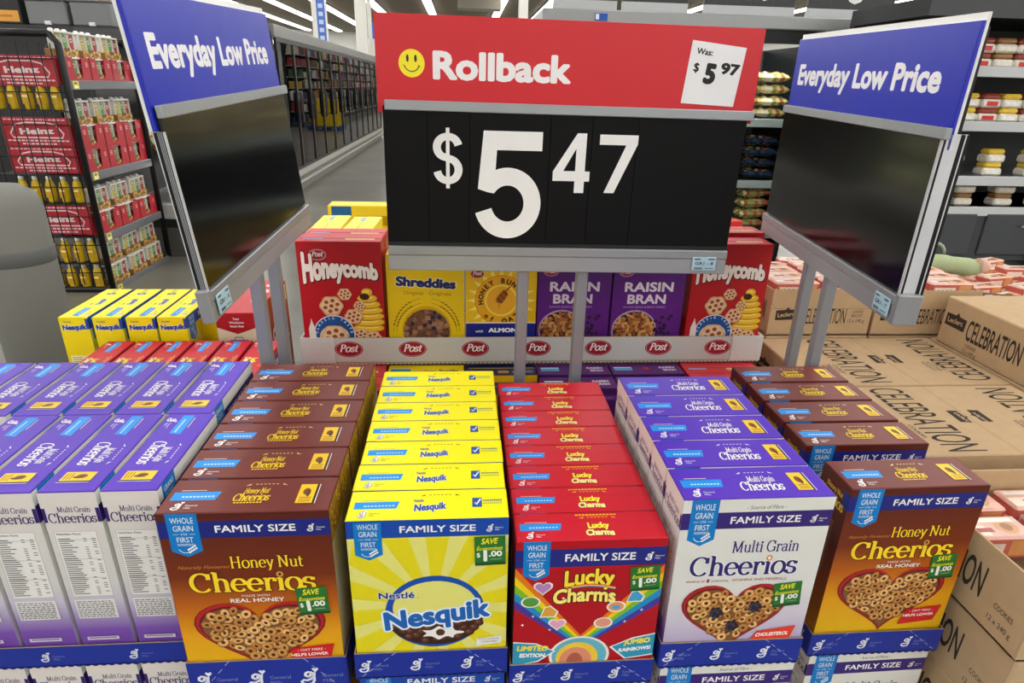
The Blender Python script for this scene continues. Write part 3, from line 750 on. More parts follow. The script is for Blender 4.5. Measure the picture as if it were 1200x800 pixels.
# ---- purple boxes turned sideways on the left
pW, pD, pH = DIM['purple']; zl = -.486
LX = -.3905
for rowi, (yf, n) in enumerate(((.6975, 4), (.9030, 6))):
    for k in range(n):
        x = LX-(.000 if rowi == 0 else .008)-k*.0765
        lab = 'sideways '+FACE['purple']+', '+['first', 'second', 'third', 'fourth', 'fifth', 'sixth'][k]+' from the right in the '+['near', 'far'][rowi]+' rank'
        if k == 0 and rowi == 0: lab = 'sideways white and purple cereal box with its whole nutrition panel showing'
        dup(SRC['purple'], T(x-pD, yf+pW/2, zl-pH-(.0 if rowi == 0 else .002)), -math.pi/2+R.uniform(-.004, .004), lab, 'purple topped boxes turned sideways', skip=('coupon_sticker',))
tray('blue printed tray under the sideways purple boxes at left', LX-.0765*6-.014, LX+.0035, .693, 1.112, zl-pH-.0048, -.738, logos=4, dash=False)

# ---- lower tier that shows below the trays
LOW = [('yellow', 'yellow', 0.0, 'yellow'), ('purple', 'purple', .004, 'white and purple'), ('purple', 'red', -.003, 'white and purple'), ('brown', 'brown', .0, 'brown')]
for kind, under, dx, nm in LOW:
    kk, xl, zt, y0, p, n, lip, zb = COLS[under]; w = DIM[kind][0]
    dup(SRC[kind], T(xl+DIM[under][0]/2+dx, y0+.002, zb-DIM[kind][2]-.0014), 0, nm+' cereal box under the tray of '+ROWN[under], 'lower tier of cereal boxes', skip=('coupon_sticker',))
dup(SRC['purple'], T(.541+bW/2+.002, .700, -.512-bH-.0024-pH-.0014), .012, 'white and purple cereal box under the far right tray with the lone brown box', 'lower tier of cereal boxes', skip=('coupon_sticker',))
for k in range(4):
    dup(SRC['purple'], T(LX-.006-k*.0765-pD, .697+pW/2, zl-pH-.0048-pH-.0014), -math.pi/2, 'sideways white and purple cereal box below the left tray, '+['first', 'second', 'third', 'fourth'][k]+' from the right', 'lower tier of sideways boxes', skip=('coupon_sticker',))

# ---- plain shipping cases that carry the trays behind the lower tier
def case(label, x0, x1, y0, y1, z0, z1, col=None, name='shipping_case'):
    root = thing(name, label, 'carton', T((x0+x1)/2, (y0+y1)/2, z0))
    s = MB(); w, d, h = x1-x0, y1-y0, z1-z0; K = col or c(176, 138, 94)
    s.box(-w/2, w/2, -d/2, d/2, 0, h, K, bev=.002); b = s.build('carton_body', M_KRAFT, root)
    s = MB(); s.box(-w/2, w/2, -.024, .024, h-.0004, h+.0006, c(196, 164, 118)); t = s.build('sealing_tape', M_CARD, root, label='tan tape strip')
    note(root, b, t); return root
case('kraft shipping case under the brown row', -.3786, -.3786+.209, .740, 1.10, -1.1172, -.8076)
case('kraft shipping case under the yellow row', -.150, .054, .725, 1.085, -1.034, -.7704)
case('kraft shipping case under the red row', .0636, .2626, .725, 1.105, -1.08, -.7950)
case('kraft shipping case under the purple row', .2763, .4783, .730, 1.01, -1.0545, -.7695)
case('kraft shipping case under the far right brown boxes', .545, .760, .815, 1.15, -1.11, min(zr-bH, -.512-bH)-.004)
bs = MB()
for x0, x1, y0, y1, z in ((-.3786, -.1696, .655, 1.10, -1.1175), (-.150, .054, .645, 1.085, -1.0345), (.0600, .2660, .640, 1.105, -1.0805), (.2763, .4783, .640, 1.01, -1.055), (.535, .765, .695, 1.15, -1.1105), (LX-.47, LX, .690, 1.11, -1.0525)):
    bs.box(x0, x1, y0, y1, -Z0+.10, z, c(34, 40, 92))
bs.box(-.90, .77, .66, 1.13, -Z0, -Z0+.10, c(120, 96, 66))
struct(bs.build('trim_1', M_KRAFT, None, (0, 0, Z0)))
case('kraft shipping case under the sideways purple boxes', LX-.47, LX-.004, .915, 1.11, -1.052, zl-pH-.0062)

# ------------------------------------------------------------------ boxes behind the purple ranks, left
# red rainbow marshmallow boxes turned sideways, tops just showing
rW, rD, rH = DIM['red']; yW, yD, yH = DIM['yellow']
for k in range(6):
    dup(SRC['red'], T(-.405-rD-k*.0625, 1.125+rW/2, -.535-rH), -math.pi/2+R.uniform(-.006, .006), 'red topped cereal box turned sideways behind the purple boxes, '+['first', 'second', 'third', 'fourth', 'fifth', 'sixth'][k]+' from the right', 'red boxes turned sideways', skip=('coupon_sticker',))
for k, x in enumerate((-.612, -.678, -.748, -.818)):
    dup(SRC['yellow'], T(x, 1.345+yW/2, -.487-yH), math.pi/2+R.uniform(-.004, .004), 'yellow chocolate puff cereal box turned sideways at far left, '+['first', 'second', 'third', 'fourth'][k]+' from the right', 'yellow boxes turned sideways', skip=('coupon_sticker',))
dup(SRC['yellow'], T(-.5580, 1.420+yW/2, -.487-yH), math.pi/2, 'yellow cereal box half hidden beside the big red box', 'yellow boxes turned sideways', skip=('coupon_sticker',))
case('kraft case under the sideways red boxes', -.79, -.405, 1.125, 1.325, -1.25, -.535-rH-.001)
case('kraft case under the sideways yellow boxes', -.90, -.565, 1.345, 1.62, -1.25, -.487-yH-.001)

# big red toasted corn cereal box
def jumbo_box(loc):
    W_, D, H = .255, .088, .33
    root = thing('cereal_box', 'big red jumbo corn cereal box behind the left sign posts', 'cereal box', loc, math.pi/2)
    s = MB(); RD = c(186, 20, 34)
    s.box(-W_/2, W_/2, 0, D, 0, H, RD, bev=.0012, cols={'U': c(200, 34, 46), 'L': c(224, 208, 176)})
    s.frame((-W_/2, D, H), (0, -1, 0), (0, 0, 1))
    s.rect(0, -.0005, D, -H, c(226, 208, 176)); s.poly([(0, -.0005), (D, -.0005), (D, -.034), (D/2, -.050), (0, -.034)], c(172, 18, 30))
    for i, t in enumerate(('Tasty', 'Wholesome', 'Snack Ideas')): s.text(t, D/2, -.016-i*.0088, .0048, WHITE, bold=.03)
    BL = c(72, 120, 172); s.rect(D*.28, -.088, D*.74, -.064, BL); s.rect(D*.28, -.072, D*.74, -.071, c(40, 70, 110)); s.stroke([(D*.40, -.064), (D*.42, -.058), (D*.60, -.058), (D*.62, -.064)], .002, .002, c(50, 60, 80))
    s.disc(D*.60, -.086, .010, c(196, 40, 40)); s.disc(D*.70, -.072, .004, c(150, 180, 90)); s.rect(D*.15, -.13, D*.85, -.2, c(210, 180, 140))
    s.frame((-W_/2, 0, H), (1, 0, 0), (0, 0, 1))
    s.rect(0, -.0005, W_, -H, c(172, 20, 32))
    s.text('Kellogg\'s', W_*.12, -.045, .018, WHITE, bold=.05, shear=.25, w=W_*.23, rot=.12)
    s.rect(W_*.60, -.006, W_*.97, -.046, c(232, 224, 206)); s.rect(W_*.60, -.046, W_*.97, -.052, c(60, 130, 60))
    for i in range(3): s.rect(W_*.64, -.013-i*.011, W_*.93, -.018-i*.011, c(70, 60, 50))
    s.text('CORN', W_*.66, -.112, .038, WHITE, bold=.08, w=W_*.52, rot=.08, out=.05, outcol=c(60, 20, 14))
    s.text('POPS', W_*.68, -.158, .038, WHITE, bold=.08, w=W_*.52, rot=.08, out=.05, outcol=c(60, 20, 14))
    rr = random.Random(4)
    for i in range(46): 
        u, v = rr.uniform(.08, .95)*W_, rr.uniform(-.31, -.18)
        s.disc(u, v, .011, c(150, 96, 30), .009, 10, rr.uniform(0, 3), 2.5e-6); s.disc(u-.001, v+.001, .008, c(226, 170, 60), .006, 10, rr.uniform(0, 3), 2.5e-6)
    s.text('JUMBO', .016, -.13, .012, WHITE, bold=.05, rot=math.pi/2)
    s.frame((-W_/2, 0, H), (1, 0, 0), (0, 1, 0))
    s.rect(W_*.01, D*.02, W_*.99, D*.98, c(206, 44, 56)); s.stroke([(W_*.02, D*.55), (W_*.98, D*.55)], .0007, .0007, c(150, 14, 24))
    s.text('Kellogg\'s', W_*.40, D*.20, D*.20, c(250, 226, 220), bold=.05, shear=.25, w=W_*.2)
    s.disc(W_*.62, D*.30, W_*.07, c(250, 226, 220), D*.14); s.disc(W_*.82, D*.30, W_*.04, c(250, 226, 220), D*.1)
    b = s.build('carton_body', M_CARD, root); note(root, b)
jumbo_box(T(-.4685, 1.365+.1275, -.815))
case('kraft case under the big red jumbo box', -.5565, -.462, 1.365, 1.62, -1.25, -.816)
bs = MB(); bs.box(-.90, -.405, 1.125, 1.62, -Z0, -1.2505, c(104, 84, 60)); struct(bs.build('trim_2', M_KRAFT, None, (0, 0, Z0)))

# ------------------------------------------------------------------ middle row in the white printed tray
def post_oval(s, u, v, rx, ry):
    s.disc(u, v, rx, c(214, 206, 200), ry, 32); s.disc(u, v, rx*.955, c(150, 18, 38), ry*.94, 32); s.disc(u, v, rx*.88, c(222, 214, 208), ry*.84, 32); s.disc(u, v, rx*.86, c(156, 20, 40), ry*.815, 32)
    s.pen('Post', u-rx*.03, v-ry*.28, ry*.82, rx*1.22, WHITE, thin=.10, thick=.22, shear=.28)
def comb(s, u, v, r, rnd):
    T1, T2, HO = c(214, 170, 122), c(228, 192, 150), c(146, 66, 40)
    pts = [(u+r*(1+.06*math.cos(6*a))*math.cos(a), v+r*.92*(1+.06*math.cos(6*a))*math.sin(a)) for a in [2*math.pi*i/36 for i in range(36)]]
    s.poly([(x+r*.05, y-r*.08) for x, y in pts], c(110, 50, 34)); s.poly(pts, T1); s.poly([(u+(x-u)*.86, v+r*.04+(y-v)*.84) for x, y in pts], T2)
    for k in range(7):
        a = k*math.pi/3+.3; q = 0 if k == 6 else r*.56
        s.disc(u+q*math.cos(a), v+q*.9*math.sin(a), r*.19, HO, r*.17, 9, lift=2.5e-6)
        if k < 6: s.lift(2e-6)
def pbox(kind, label, loc, W_, D, H, rz=0.0, group=None):
    root = thing('cereal_box', label, 'cereal box', loc, rz, group)
    s = MB(); rnd = random.Random(21)
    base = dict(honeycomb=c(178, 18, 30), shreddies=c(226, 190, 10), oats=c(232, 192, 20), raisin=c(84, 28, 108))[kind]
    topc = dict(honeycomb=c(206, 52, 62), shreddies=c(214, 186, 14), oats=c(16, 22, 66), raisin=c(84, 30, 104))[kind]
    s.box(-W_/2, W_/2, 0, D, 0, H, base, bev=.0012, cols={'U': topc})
    s.frame((-W_/2, 0, H), (1, 0, 0), (0, 1, 0))
    if kind == 'honeycomb':
        s.rect(W_*.06, D*.30, W_*.30, D*.50, c(150, 160, 214)); s.rect(W_*.06, D*.5, W_*.30, D*.56, WHITE)
        s.text('Honeycomb', W_*.50, D*.52, D*.22, WHITE, bold=.06, w=W_*.24)
        for i in range(9): s.disc(W_*(.60+.035*i), D*(.34+.05*(i % 2)), D*.11, c(222, 186, 120), n=8)
    elif kind == 'shreddies':
        s.rect(W_*.04, D*.30, W_*.30, D*.62, c(20, 120, 160)); s.rect(W_*.04, D*.62, W_*.30, D*.70, c(206, 200, 150))
        s.text('Original', W_*.55, D*.30, D*.22, c(90, 80, 10), bold=.03, w=W_*.16); s.text('Shreddies', W_*.80, D*.32, D*.24, c(40, 36, 30), bold=.05, w=W_*.26)
    elif kind == 'oats':
        s.rect(W_*.04, D*.60, W_*.98, D*.68, c(150, 130, 60)); s.rect(W_*.45, D*.2, W_*.60, D*.40, c(180, 130, 60)); s.text('with ALMONDS', W_*.80, D*.22, D*.2, c(190, 196, 220), w=W_*.3)
    else:
        s.rect(W_*.05, D*.34, W_*.30, D*.60, c(84, 160, 204)); s.rect(W_*.05, D*.60, W_*.30, D*.66, WHITE); s.disc(W_*.50, D*.55, D*.14, c(180, 30, 50))
        s.text('RAISIN', W_*.80, D*.52, D*.18, c(214, 200, 220), bold=.06, w=W_*.22); s.text('BRAN', W_*.82, D*.28, D*.18, c(214, 200, 220), bold=.06, w=W_*.18)
    s.frame((-W_/2, 0, H), (1, 0, 0), (0, 0, 1))
    if kind == 'honeycomb':
        s.rect(0, -.0004, W_, -H, c(180, 16, 28))
        for k in range(10):
            for j in range(3):
                u = W_*(.06+.1*k); v = -.012-.022*j-(.011 if k % 2 else 0)
                if u < W_*.97: s.stroke([(u+.0085*math.cos(a), v+.0095*math.sin(a)) for a in [math.pi*i/3 for i in range(7)]], .0005, .0005, c(160, 8, 22), True)
        s.lift(); post_oval(s, W_*.245, -.030, W_*.105, .0125)
        def wp(a, b): t = a/(W_*.46); return (a, b*(1.28-.42*t+.0*t)*(.86+.22*t*t)+.012*(1-t*t)+.004*t)
        s.text('Honeycomb', W_*.50, -.095, .042, c(60, 6, 12), bold=.07, w=W_*.91, warp=lambda a, b: (wp(a, b)[0]+.0022, wp(a, b)[1]-.0032))
        s.text('Honeycomb', W_*.50, -.095, .042, c(244, 236, 226), bold=.06, w=W_*.90, warp=wp, out=.035, outcol=c(120, 14, 22))
        # hive built of golden coils
        for k in range(7):
            y = -.205+.0145*k; rx = W_*(.26, .275, .27, .25, .215, .165, .09)[k]
            s.disc(W_*.80+.0*k, y, min(rx, W_*.197) if False else rx*.75, c(170, 120, 20), .0112, 22); s.disc(W_*.80, y+.0008, rx*.72, c(232, 186, 40), .0092, 22); s.disc(W_*.79, y+.003, rx*.5, c(246, 214, 96), .0042, 18)
        s.disc(W_*.77, -.128, .011, c(60, 30, 14), .008)
        comb(s, W_*.53, -.122, .0155, rnd); comb(s, W_*.36, -.150, .026, rnd); comb(s, W_*.62, -.176, .020, rnd); comb(s, W_*.70, -.150, .013, rnd); comb(s, W_*.69, -.222, .018, rnd); comb(s, W_*.85, -.230, .019, rnd)
        s.disc(W_*.37, -.220, .0475, c(232, 236, 244), n=34); s.disc(W_*.37, -.220, .0455, c(18, 78, 146), n=34)
        s.disc(W_*.37, -.226, .034, c(222, 204, 186), .028, 28); comb(s, W_*.37, -.226, .031, rnd)
        s.arctext('CLASSIC TASTE', W_*.37, -.220, .0375, .0060, WHITE, 172, 8)
        s.poly([(W_*.06, -.255), (W_*.06, -.205), (W_*.09, -.19), (W_*.10, -.18), (W_*.115, -.19), (W_*.14, -.205), (W_*.15, -.255)], c(226, 214, 206))
    elif kind == 'shreddies':
        s.rect(0, -.0004, W_, -H, c(230, 194, 12))
        s.text('Shreddies', W_*.50, -.078, .0235, c(22, 34, 100), bold=.06, w=W_*.78, rot=-.06, out=.05, outcol=c(236, 226, 180))
        s.text('Original · Originale', W_*.52, -.096, .0080, c(150, 80, 20), bold=.01, w=W_*.62, rot=-.03)
        for sg in (-1, 1):
            for q in range(2):
                pts = arc(W_*.5, -.19, W_*(.40+.04*q), .075+.012*q, 100 if sg < 0 else 80, 178 if sg < 0 else 2, 12)
                s.stroke(pts, .0009, .0009, c(120, 84, 20))
                for i in range(3, 11): s.disc(pts[i][0], pts[i][1], .0045, c(140, 98, 26), .0017, 8, math.atan2(pts[i][1]-pts[i-1][1], pts[i][0]-pts[i-1][0])+.4*sg, 2.5e-6)
        s.disc(W_*.50, -.185, W_*.325, c(206, 160, 10), .062, 34); s.disc(W_*.50, -.187, W_*.305, c(92, 60, 42), .056, 34)
        bowl = [(W_*.50+W_*.285*math.cos(a), -.187+.052*math.sin(a)) for a in [2*math.pi*i/24 for i in range(24)]]
        for (u, v) in scatter(bowl, .0095, rnd, 2500):
            a = rnd.uniform(0, 3); r = .0085
            s.poly([(u+r*math.cos(a+k*math.pi/2), v+r*.85*math.sin(a+k*math.pi/2)) for k in range(4)], rnd.choice([c(140, 96, 70), c(112, 74, 52), c(160, 116, 88)]), 2.5e-6)
            if rnd.random() < .13: s.disc(u, v, .0055, c(30, 30, 62), n=9, lift=2.5e-6)
    elif kind == 'oats':
        s.rect(0, -.0004, W_, -.165, c(236, 190, 22))
        ct = (W_*.5, -.110)
        for k in range(20):
            a = 2*math.pi*k/20; r = W_*.49
            s.poly([(ct[0]+r*.70*math.cos(a-.12), ct[1]+r*.70*math.sin(a-.12)), (ct[0]+r*math.cos(a), max(-.164, ct[1]+r*math.sin(a))), (ct[0]+r*.70*math.cos(a+.12), ct[1]+r*.70*math.sin(a+.12))], c(246, 228, 110), 4e-6)
        s.disc(*ct, W_*.375, c(226, 140, 16), n=36); s.disc(*ct, W_*.36, c(236, 170, 24), n=36); s.disc(*ct, W_*.235, c(250, 222, 90), n=30); s.disc(*ct, W_*.21, c(240, 176, 40), n=30)
        s.arctext('HONEY BUNCHES', *ct, W_*.255, .0125, c(60, 34, 16), 186, -14, .05)
        s.arctext('of OATS', *ct, W_*.345, .0125, c(60, 34, 16), 228, 330, .05, True)
        for k in range(6): s.disc(ct[0]-.006+.0030*k, ct[1]-.002+.0042*k, .0105-.0006*abs(k-2), c(126, 66, 22) if k % 2 else c(166, 92, 30), .0045, 14, -.9)
        s.stroke([(ct[0]+.008, ct[1]+.020), (ct[0]+.020, ct[1]+.034)], .003, .003, c(120, 64, 24)); s.poly([(ct[0]-.008, ct[1]-.006), (ct[0]-.004, ct[1]-.026), (ct[0]-.001, ct[1]-.006)], c(226, 150, 20))
        post_oval(s, W_*.16, -.045, W_*.10, .0105)
        s.rect(0, -.165, W_, -H, c(20, 32, 128)); s.rect(0, -.164, W_, -.167, c(236, 226, 200))
        s.text('with', W_*.19, -.190, .0065, WHITE, bold=.02, w=W_*.11); s.text('ALMONDS', W_*.60, -.190, .0115, WHITE, bold=.06, w=W_*.56)
        for k in range(14): s.disc(W_*(.2+.045*k), -.208-.004*(k % 3), .007, c(206, 150, 70), .004, 8, k)
    else:
        s.rect(0, -.0004, W_, -H, c(88, 26, 118)); s.vgrad(0, W_, [(-.0004, c(74, 26, 100)), (-.12, c(96, 28, 128)), (-H, c(84, 22, 112))])
        s.rect(W_*.48, -.018, W_, -.030, c(128, 60, 150)); s.text('NO ARTIFICIAL TITLE'[:13], W_*.74, -.0265, .0048, c(190, 150, 200), w=W_*.40)
        post_oval(s, W_*.17, -.036, W_*.10, .0110)
        s.text('RAISIN', W_*.50, -.084, .0235, c(226, 216, 224), bold=.035, w=W_*.68); s.text('BRAN', W_*.48, -.114, .0235, c(226, 216, 224), bold=.035, w=W_*.54)
        s.text('WHOLE GRAIN & BRAN CEREAL', W_*.46, -.124, .0036, c(206, 180, 214), w=W_*.60)
        s.disc(W_*.34, -.180, W_*.315, c(190, 160, 200), .050, 32); s.disc(W_*.34, -.181, W_*.30, c(60, 28, 30), .047, 32)
        for (u, v) in scatter([(W_*.34+W_*.28*math.cos(a), -.181+.043*math.sin(a)) for a in [2*math.pi*i/24 for i in range(24)]], .0075, rnd, 2500):
            s.disc(u, v, .0085, rnd.choice([c(190, 130, 66), c(160, 98, 44), c(206, 150, 84), c(126, 70, 34)]), .0042, 9, rnd.uniform(0, 3), 2.5e-6)
            if rnd.random() < .15: s.disc(u, v, .005, c(40, 20, 26), .0038, 8, lift=2.5e-6)
        for k in range(18): s.disc(W_*.76+rnd.uniform(-.022, .022), -.175+rnd.uniform(-.025, .030), .0048, c(36, 16, 34), .0038, 8, rnd.uniform(0, 3), 2.5e-6)
    b = s.build('carton_body', M_CARD, root); note(root, b)
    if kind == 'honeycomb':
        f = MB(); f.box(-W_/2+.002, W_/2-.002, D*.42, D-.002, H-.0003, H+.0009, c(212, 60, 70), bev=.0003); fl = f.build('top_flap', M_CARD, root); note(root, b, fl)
    return root
PY = 1.392
zt_hc, zpb = -.327, -.6125
hW = .186
HC = pbox('honeycomb', 'red honey comb cereal box at the left end of the white tray', T(-.372+hW/2, PY, zpb), hW, .072, zt_hc-zpb, .0, 'cereal boxes in the white tray')
SH = pbox('shreddies', 'yellow box with blue lettering and a bowl of wheat squares, in the white tray', T(-.178+.0885, PY+.008, zpb), .177, .062, .285-.030)
OA = pbox('oats', 'yellow and navy box with a honey dipper circle, in the white tray', T(.003+.083, PY+.010, zpb), .166, .062, .255)
RA = pbox('raisin', 'purple raisin cereal box behind the sign post, left of its twin', T(.172+.087, PY+.008, zpb), .174, .060, .252, .0, 'cereal boxes in the white tray')
dup(RA, T(.350+.087, PY+.006, zpb), .01, 'purple raisin cereal box right of its twin, next to the red honey comb box', 'cereal boxes in the white tray')
dup(HC, T(.536+hW/2, PY, zpb), .012, 'red honey comb cereal box at the right end of the white tray', 'cereal boxes in the white tray')
# second rank inside the tray
dup(HC, T(-.372+hW/2, PY+.0745, zpb-.003), 0, 'red honey comb cereal box directly behind the one at the left end', 'cereal boxes in the white tray')
dup(HC, T(.536+hW/2+.012, PY+.0775, zpb+.010), .03, 'red honey comb cereal box sticking up behind the one at the right end', 'cereal boxes in the white tray')
def white_tray():
    x0, x1, y0, y1, zb, lip = -.3800, .7300, 1.3800, 1.5560, -.6170, -.5520
    root = thing('display_tray', 'long white printed tray with red ovals in front of the middle cereal row', 'cardboard tray', T((x0+x1)/2, y0, zb))
    s = MB(); w = x1-x0; d = y1-y0; h = lip-zb; t = .0035; WB, IN = c(196, 194, 188), c(170, 150, 120)
    s.box(-w/2, w/2, 0, d, 0, t, IN)
    s.box(-w/2, w/2, 0, t, t, h, WB, bev=.0006, cols={'U': IN}); s.box(-w/2, w/2, d-t, d, t, h, WB); s.box(-w/2, -w/2+t, t, d-t, t, h, WB); s.box(w/2-t, w/2, t, d-t, t, h, WB)
    n = 110
    for i in range(n):
        s.extrude([(-w/2+w*(i+.1)/n, 0), (-w/2+w*(i+.3)/n, -.0035), (-w/2+w*(i+.7)/n, -.0035), (-w/2+w*(i+.9)/n, 0)], (0, -.0002, .0008), (1, 0, 0), (0, 0, 1), .003, WB)
    s.frame((-w/2, 0, 0), (1, 0, 0), (0, 0, 1), .0004)
    for k in range(7): post_oval(s, w*(.098+.1335*k), h*.56, .0345, .0215)
    b = s.build('tray_body', M_PAPER, root)
    parts = [b]
    for sg in (-1, 1):
        f = MB(); xa, xb = (-w/2, -w/2+.076) if sg < 0 else (w/2-.076, w/2)
        f.box(xa-.0012, xb, -.0030, -.0008, .002, h+.002, c(206, 204, 198), bev=.0004); parts.append(f.build('corner_flap', M_PAPER, root))
    note(root, *parts)
white_tray()
# tops of the tier that carries the white tray
slots = (('honeycomb', -.372, .186, HC, 'red'), ('shreddies', -.180, .177, SH, 'yellow'), ('oats', .003, .166, OA, 'navy topped'), ('raisin', .172, .174, RA, 'purple'), ('raisin', .350, .174, RA, 'purple'), ('honeycomb', .530, .186, HC, 'red'))
for j in range(2):
    for kind, x, w, src, nm in slots:
        hh = dict(honeycomb=.2855, shreddies=.255, oats=.255, raisin=.252)[kind]
        dz = {0: -.012, 1: 0}[j] if kind in ('oats',) else 0
        side = {-.372: 'left end', -.180: 'left', .003: 'middle', .172: 'centre right', .350: 'right', .530: 'right end'}[x]
        dup(src, T(x+w/2, 1.250+j*.0735, -.6205-.0045-hh+dz), 0, nm+' cereal box below the white tray at the '+side+', '+['front', 'back'][j]+' rank', 'tier under the white tray')
bs = MB()
for kind, x, w, src, nm in slots:
    hh = dict(honeycomb=.2855, shreddies=.255, oats=.255, raisin=.252)[kind]
    bs.box(x, x+w, 1.250, 1.40, -Z0, -.6255-hh-(.012 if kind == 'oats' else 0), c(150, 120, 84))
bs.box(-.375, .722, 1.405, 1.62, -Z0, -.6210, c(150, 120, 84)); struct(bs.build('trim_3', M_KRAFT, None, (0, 0, Z0)))

# ------------------------------------------------------------------ far side: yellow boxes and red boxes behind
def plain_box(label, loc, W_, D, H, col, stripe, rz=0, group=None, ink=c(190, 150, 20)):
    root = thing('cereal_box', label, 'cereal box', loc, rz, group)
    s = MB(); s.box(-W_/2, W_/2, 0, D, 0, H, col, bev=.0012)
    s.frame((-W_/2, 0, H), (1, 0, 0), (0, 1, 0)); s.rect(W_*.70, D*.40, W_*.92, D*.66, stripe); s.stroke([(W_*.03, D*.55), (W_*.97, D*.55)], .0006, .0006, c(150, 110, 10))
    for i in range(3): s.rect(W_*.10, D*(.30+.1*i), W_*.45, D*(.34+.1*i), ink)
    s.frame((-W_/2, 0, H), (1, 0, 0), (0, 0, 1)); s.rect(W_*.04, -.002, W_*.26, -.04, stripe); s.rect(W_*.3, -.03, W_*.95, -.06, ink)
    b = s.build('carton_body', M_CARD, root); f = MB(); f.box(-W_/2+.002, W_/2-.002, .002, D*.52, H-.0003, H+.0008, col, bev=.0003); fl = f.build('top_flap', M_CARD, root)
    note(root, b, fl); return root
YB = plain_box('small yellow box, left one of the pair behind the left red honey comb box', T(-.320, 1.600+.11, -.352-.27), .22, .078, .27, c(244, 222, 60), c(120, 176, 206), math.pi/2, 'yellow boxes on the far side')
dup(YB, T(-.236, 1.595+.11, -.354-.27), math.pi/2-.03, 'small yellow box, right one of the pair behind the left red honey comb box', 'yellow boxes on the far side')
dup(YB, T(-.150, 1.560+.11, -.385-.27), math.pi/2, 'small yellow box peeking out beside the left edge of the price sign', 'yellow boxes on the far side')
plain_box('wide yellow box standing crosswise at the back behind the yellow pair', T(-.275, 1.935, -.345-.27), .27, .075, .27, c(246, 216, 40), c(20, 100, 160), 0)
bs = MB(); bs.box(-.41, -.145, 1.600, 1.83, -Z0, -.6245, c(150, 120, 84)); bs.box(-.41, -.14, 1.93, 2.02, -Z0, -.6155, c(150, 120, 84)); bs.box(-.145+.0, -.07, 1.63, 1.8, -Z0, -.6555, c(150, 120, 84)); struct(bs.build('trim_4', M_KRAFT, None, (0, 0, Z0)))
RBX = plain_box('red box lying behind the right red honey comb box, nearer one', T(.66, 1.66, -.372-.25), .20, .07, .25, c(196, 30, 30), c(230, 170, 120), .25, 'red boxes on the far side', c(236, 200, 150))
dup(RBX, T(.72, 1.76, -.350-.25), .25, 'red box behind the right red honey comb box, farther one', 'red boxes on the far side')
bs = MB(); bs.box(.54, .83, 1.63, 1.88, -Z0, -.6225, c(150, 120, 84)); struct(bs.build('trim_5', M_KRAFT, None, (0, 0, Z0)))

# ------------------------------------------------------------------ price header signs on posts
GREY = c(150, 152, 154); GREY2 = c(128, 130, 133)
def posts(root, us, ztop, zfloor, parts):
    for u in us:
        s = MB(); s.box(-.011, .011, -.011, .011, zfloor-ztop, .004, c(140, 142, 146), bev=.002); s.box(-.0135, .0135, -.014, .014, zfloor-ztop, zfloor-ztop+.02, GREY2)
        o = s.build('post', M_METAL, root, (u, .012, ztop))      # posts stay plumb under a leaning sign
        o.rotation_euler = (root.rotation_euler.to_matrix().inverted() @ Matrix.Rotation(root.rotation_euler.z, 3, 'Z')).to_euler(); parts.append(o)
def shelf_tag(root, u, v, txt, parts, w=.046, h=.026):
    s = MB(); s.box(u-w/2, u+w/2, -.0145, -.0125, v-h/2, v+h/2, c(170, 204, 216), bev=.0008); s.frame((u-w/2, -.0145, v-h/2), (1, 0, 0), (0, 0, 1), .0003); K = c(40, 50, 60)
    s.text(txt, w*.5, h*.42, h*.22, K, bold=.02, w=w*.76); s.rect(w*.08, h*.80, w*.32, h*.88, K); s.rect(w*.66, h*.80, w*.92, h*.88, K)
    for i in range(10): s.rect(w*(.1+.035*i), h*.08, w*(.1+.035*i+.02*(1+i % 2)*.7), h*.24, K)
    s.rect(w*.55, h*.14, w*.9, h*.20, c(90, 110, 120))
    parts.append(s.build('shelf_tag', M_CARD, root, label='pale blue electronic shelf tag reading '+txt))
def sign_frame(label, loc, rz, pitch, W_, H, rail, tw, th):
    root = thing('sign_stand', label, 'sign', loc, rz); root.rotation_euler = (pitch, 0, rz)
    parts = []
    s = MB()                                                   # lower rail in two steps
    s.box(-W_/2, W_/2, -.012, .007, -rail*.36, 0, GREY, bev=.0015); s.box(-W_/2, W_/2, -.010, .007, -rail, -rail*.36, c(158, 160, 162), bev=.0012)
    parts.append(s.build('lower_rail', M_METAL, root))
    s = MB(); s.box(-W_/2+.004, W_/2+.008, -.011, -.002, H-.007, H+.009, c(160, 166, 168), bev=.0012); parts.append(s.build('clamp_rail', M_METAL, root))
    return root, parts
# centre sign
root, parts = sign_frame('big red and black price sign in the centre, reading 5 dollars 47', T(.179, 1.14, -.2755), -.006, 0, .634, .2388, .0455, .6505, .139)
root.rotation_euler = (0, .0076, -.006)
s = MB(); s.box(-.317, .317, -.004, .006, 0, .2388, c(10, 10, 11), bev=.001); s.box(-.3165, .3165, -.0065, -.004, .0, .007, c(40, 42, 44)); parts.append(s.build('price_panel', M_BLACKCARD, root)); panel = parts[-1]
cards = []
for (ua, ub, t, cu, cv, ch, cw) in ((-.315, -.2425, '', 0, 0, 0, 0), (-.2420, -.1705, '$', -.208, .104, .102, .052), (-.1700, -.0305, '5', -.101, .017, .186, .122), (-.0300, .0430, '4', .010, .101, .102, .066), (.0435, .1230, '7', .091, .102, .100, .068), (.1235, .315, '', 0, 0, 0, 0)):
    s = MB(); s.box(ua, ub, -.0062, -.0042, .006, .2320, c(6, 6, 7), bev=.0004)
    if t: s.frame((0, -.0062, 0), (1, 0, 0), (0, 0, 1), .0003); s.digit(t, cu, cv, cw, ch, c(236, 236, 234))
    cards.append(s.build('price_card', M_BLACKCARD, panel, label=('black price card with a white '+t) if t else None))
KIDS[panel.name] = cards
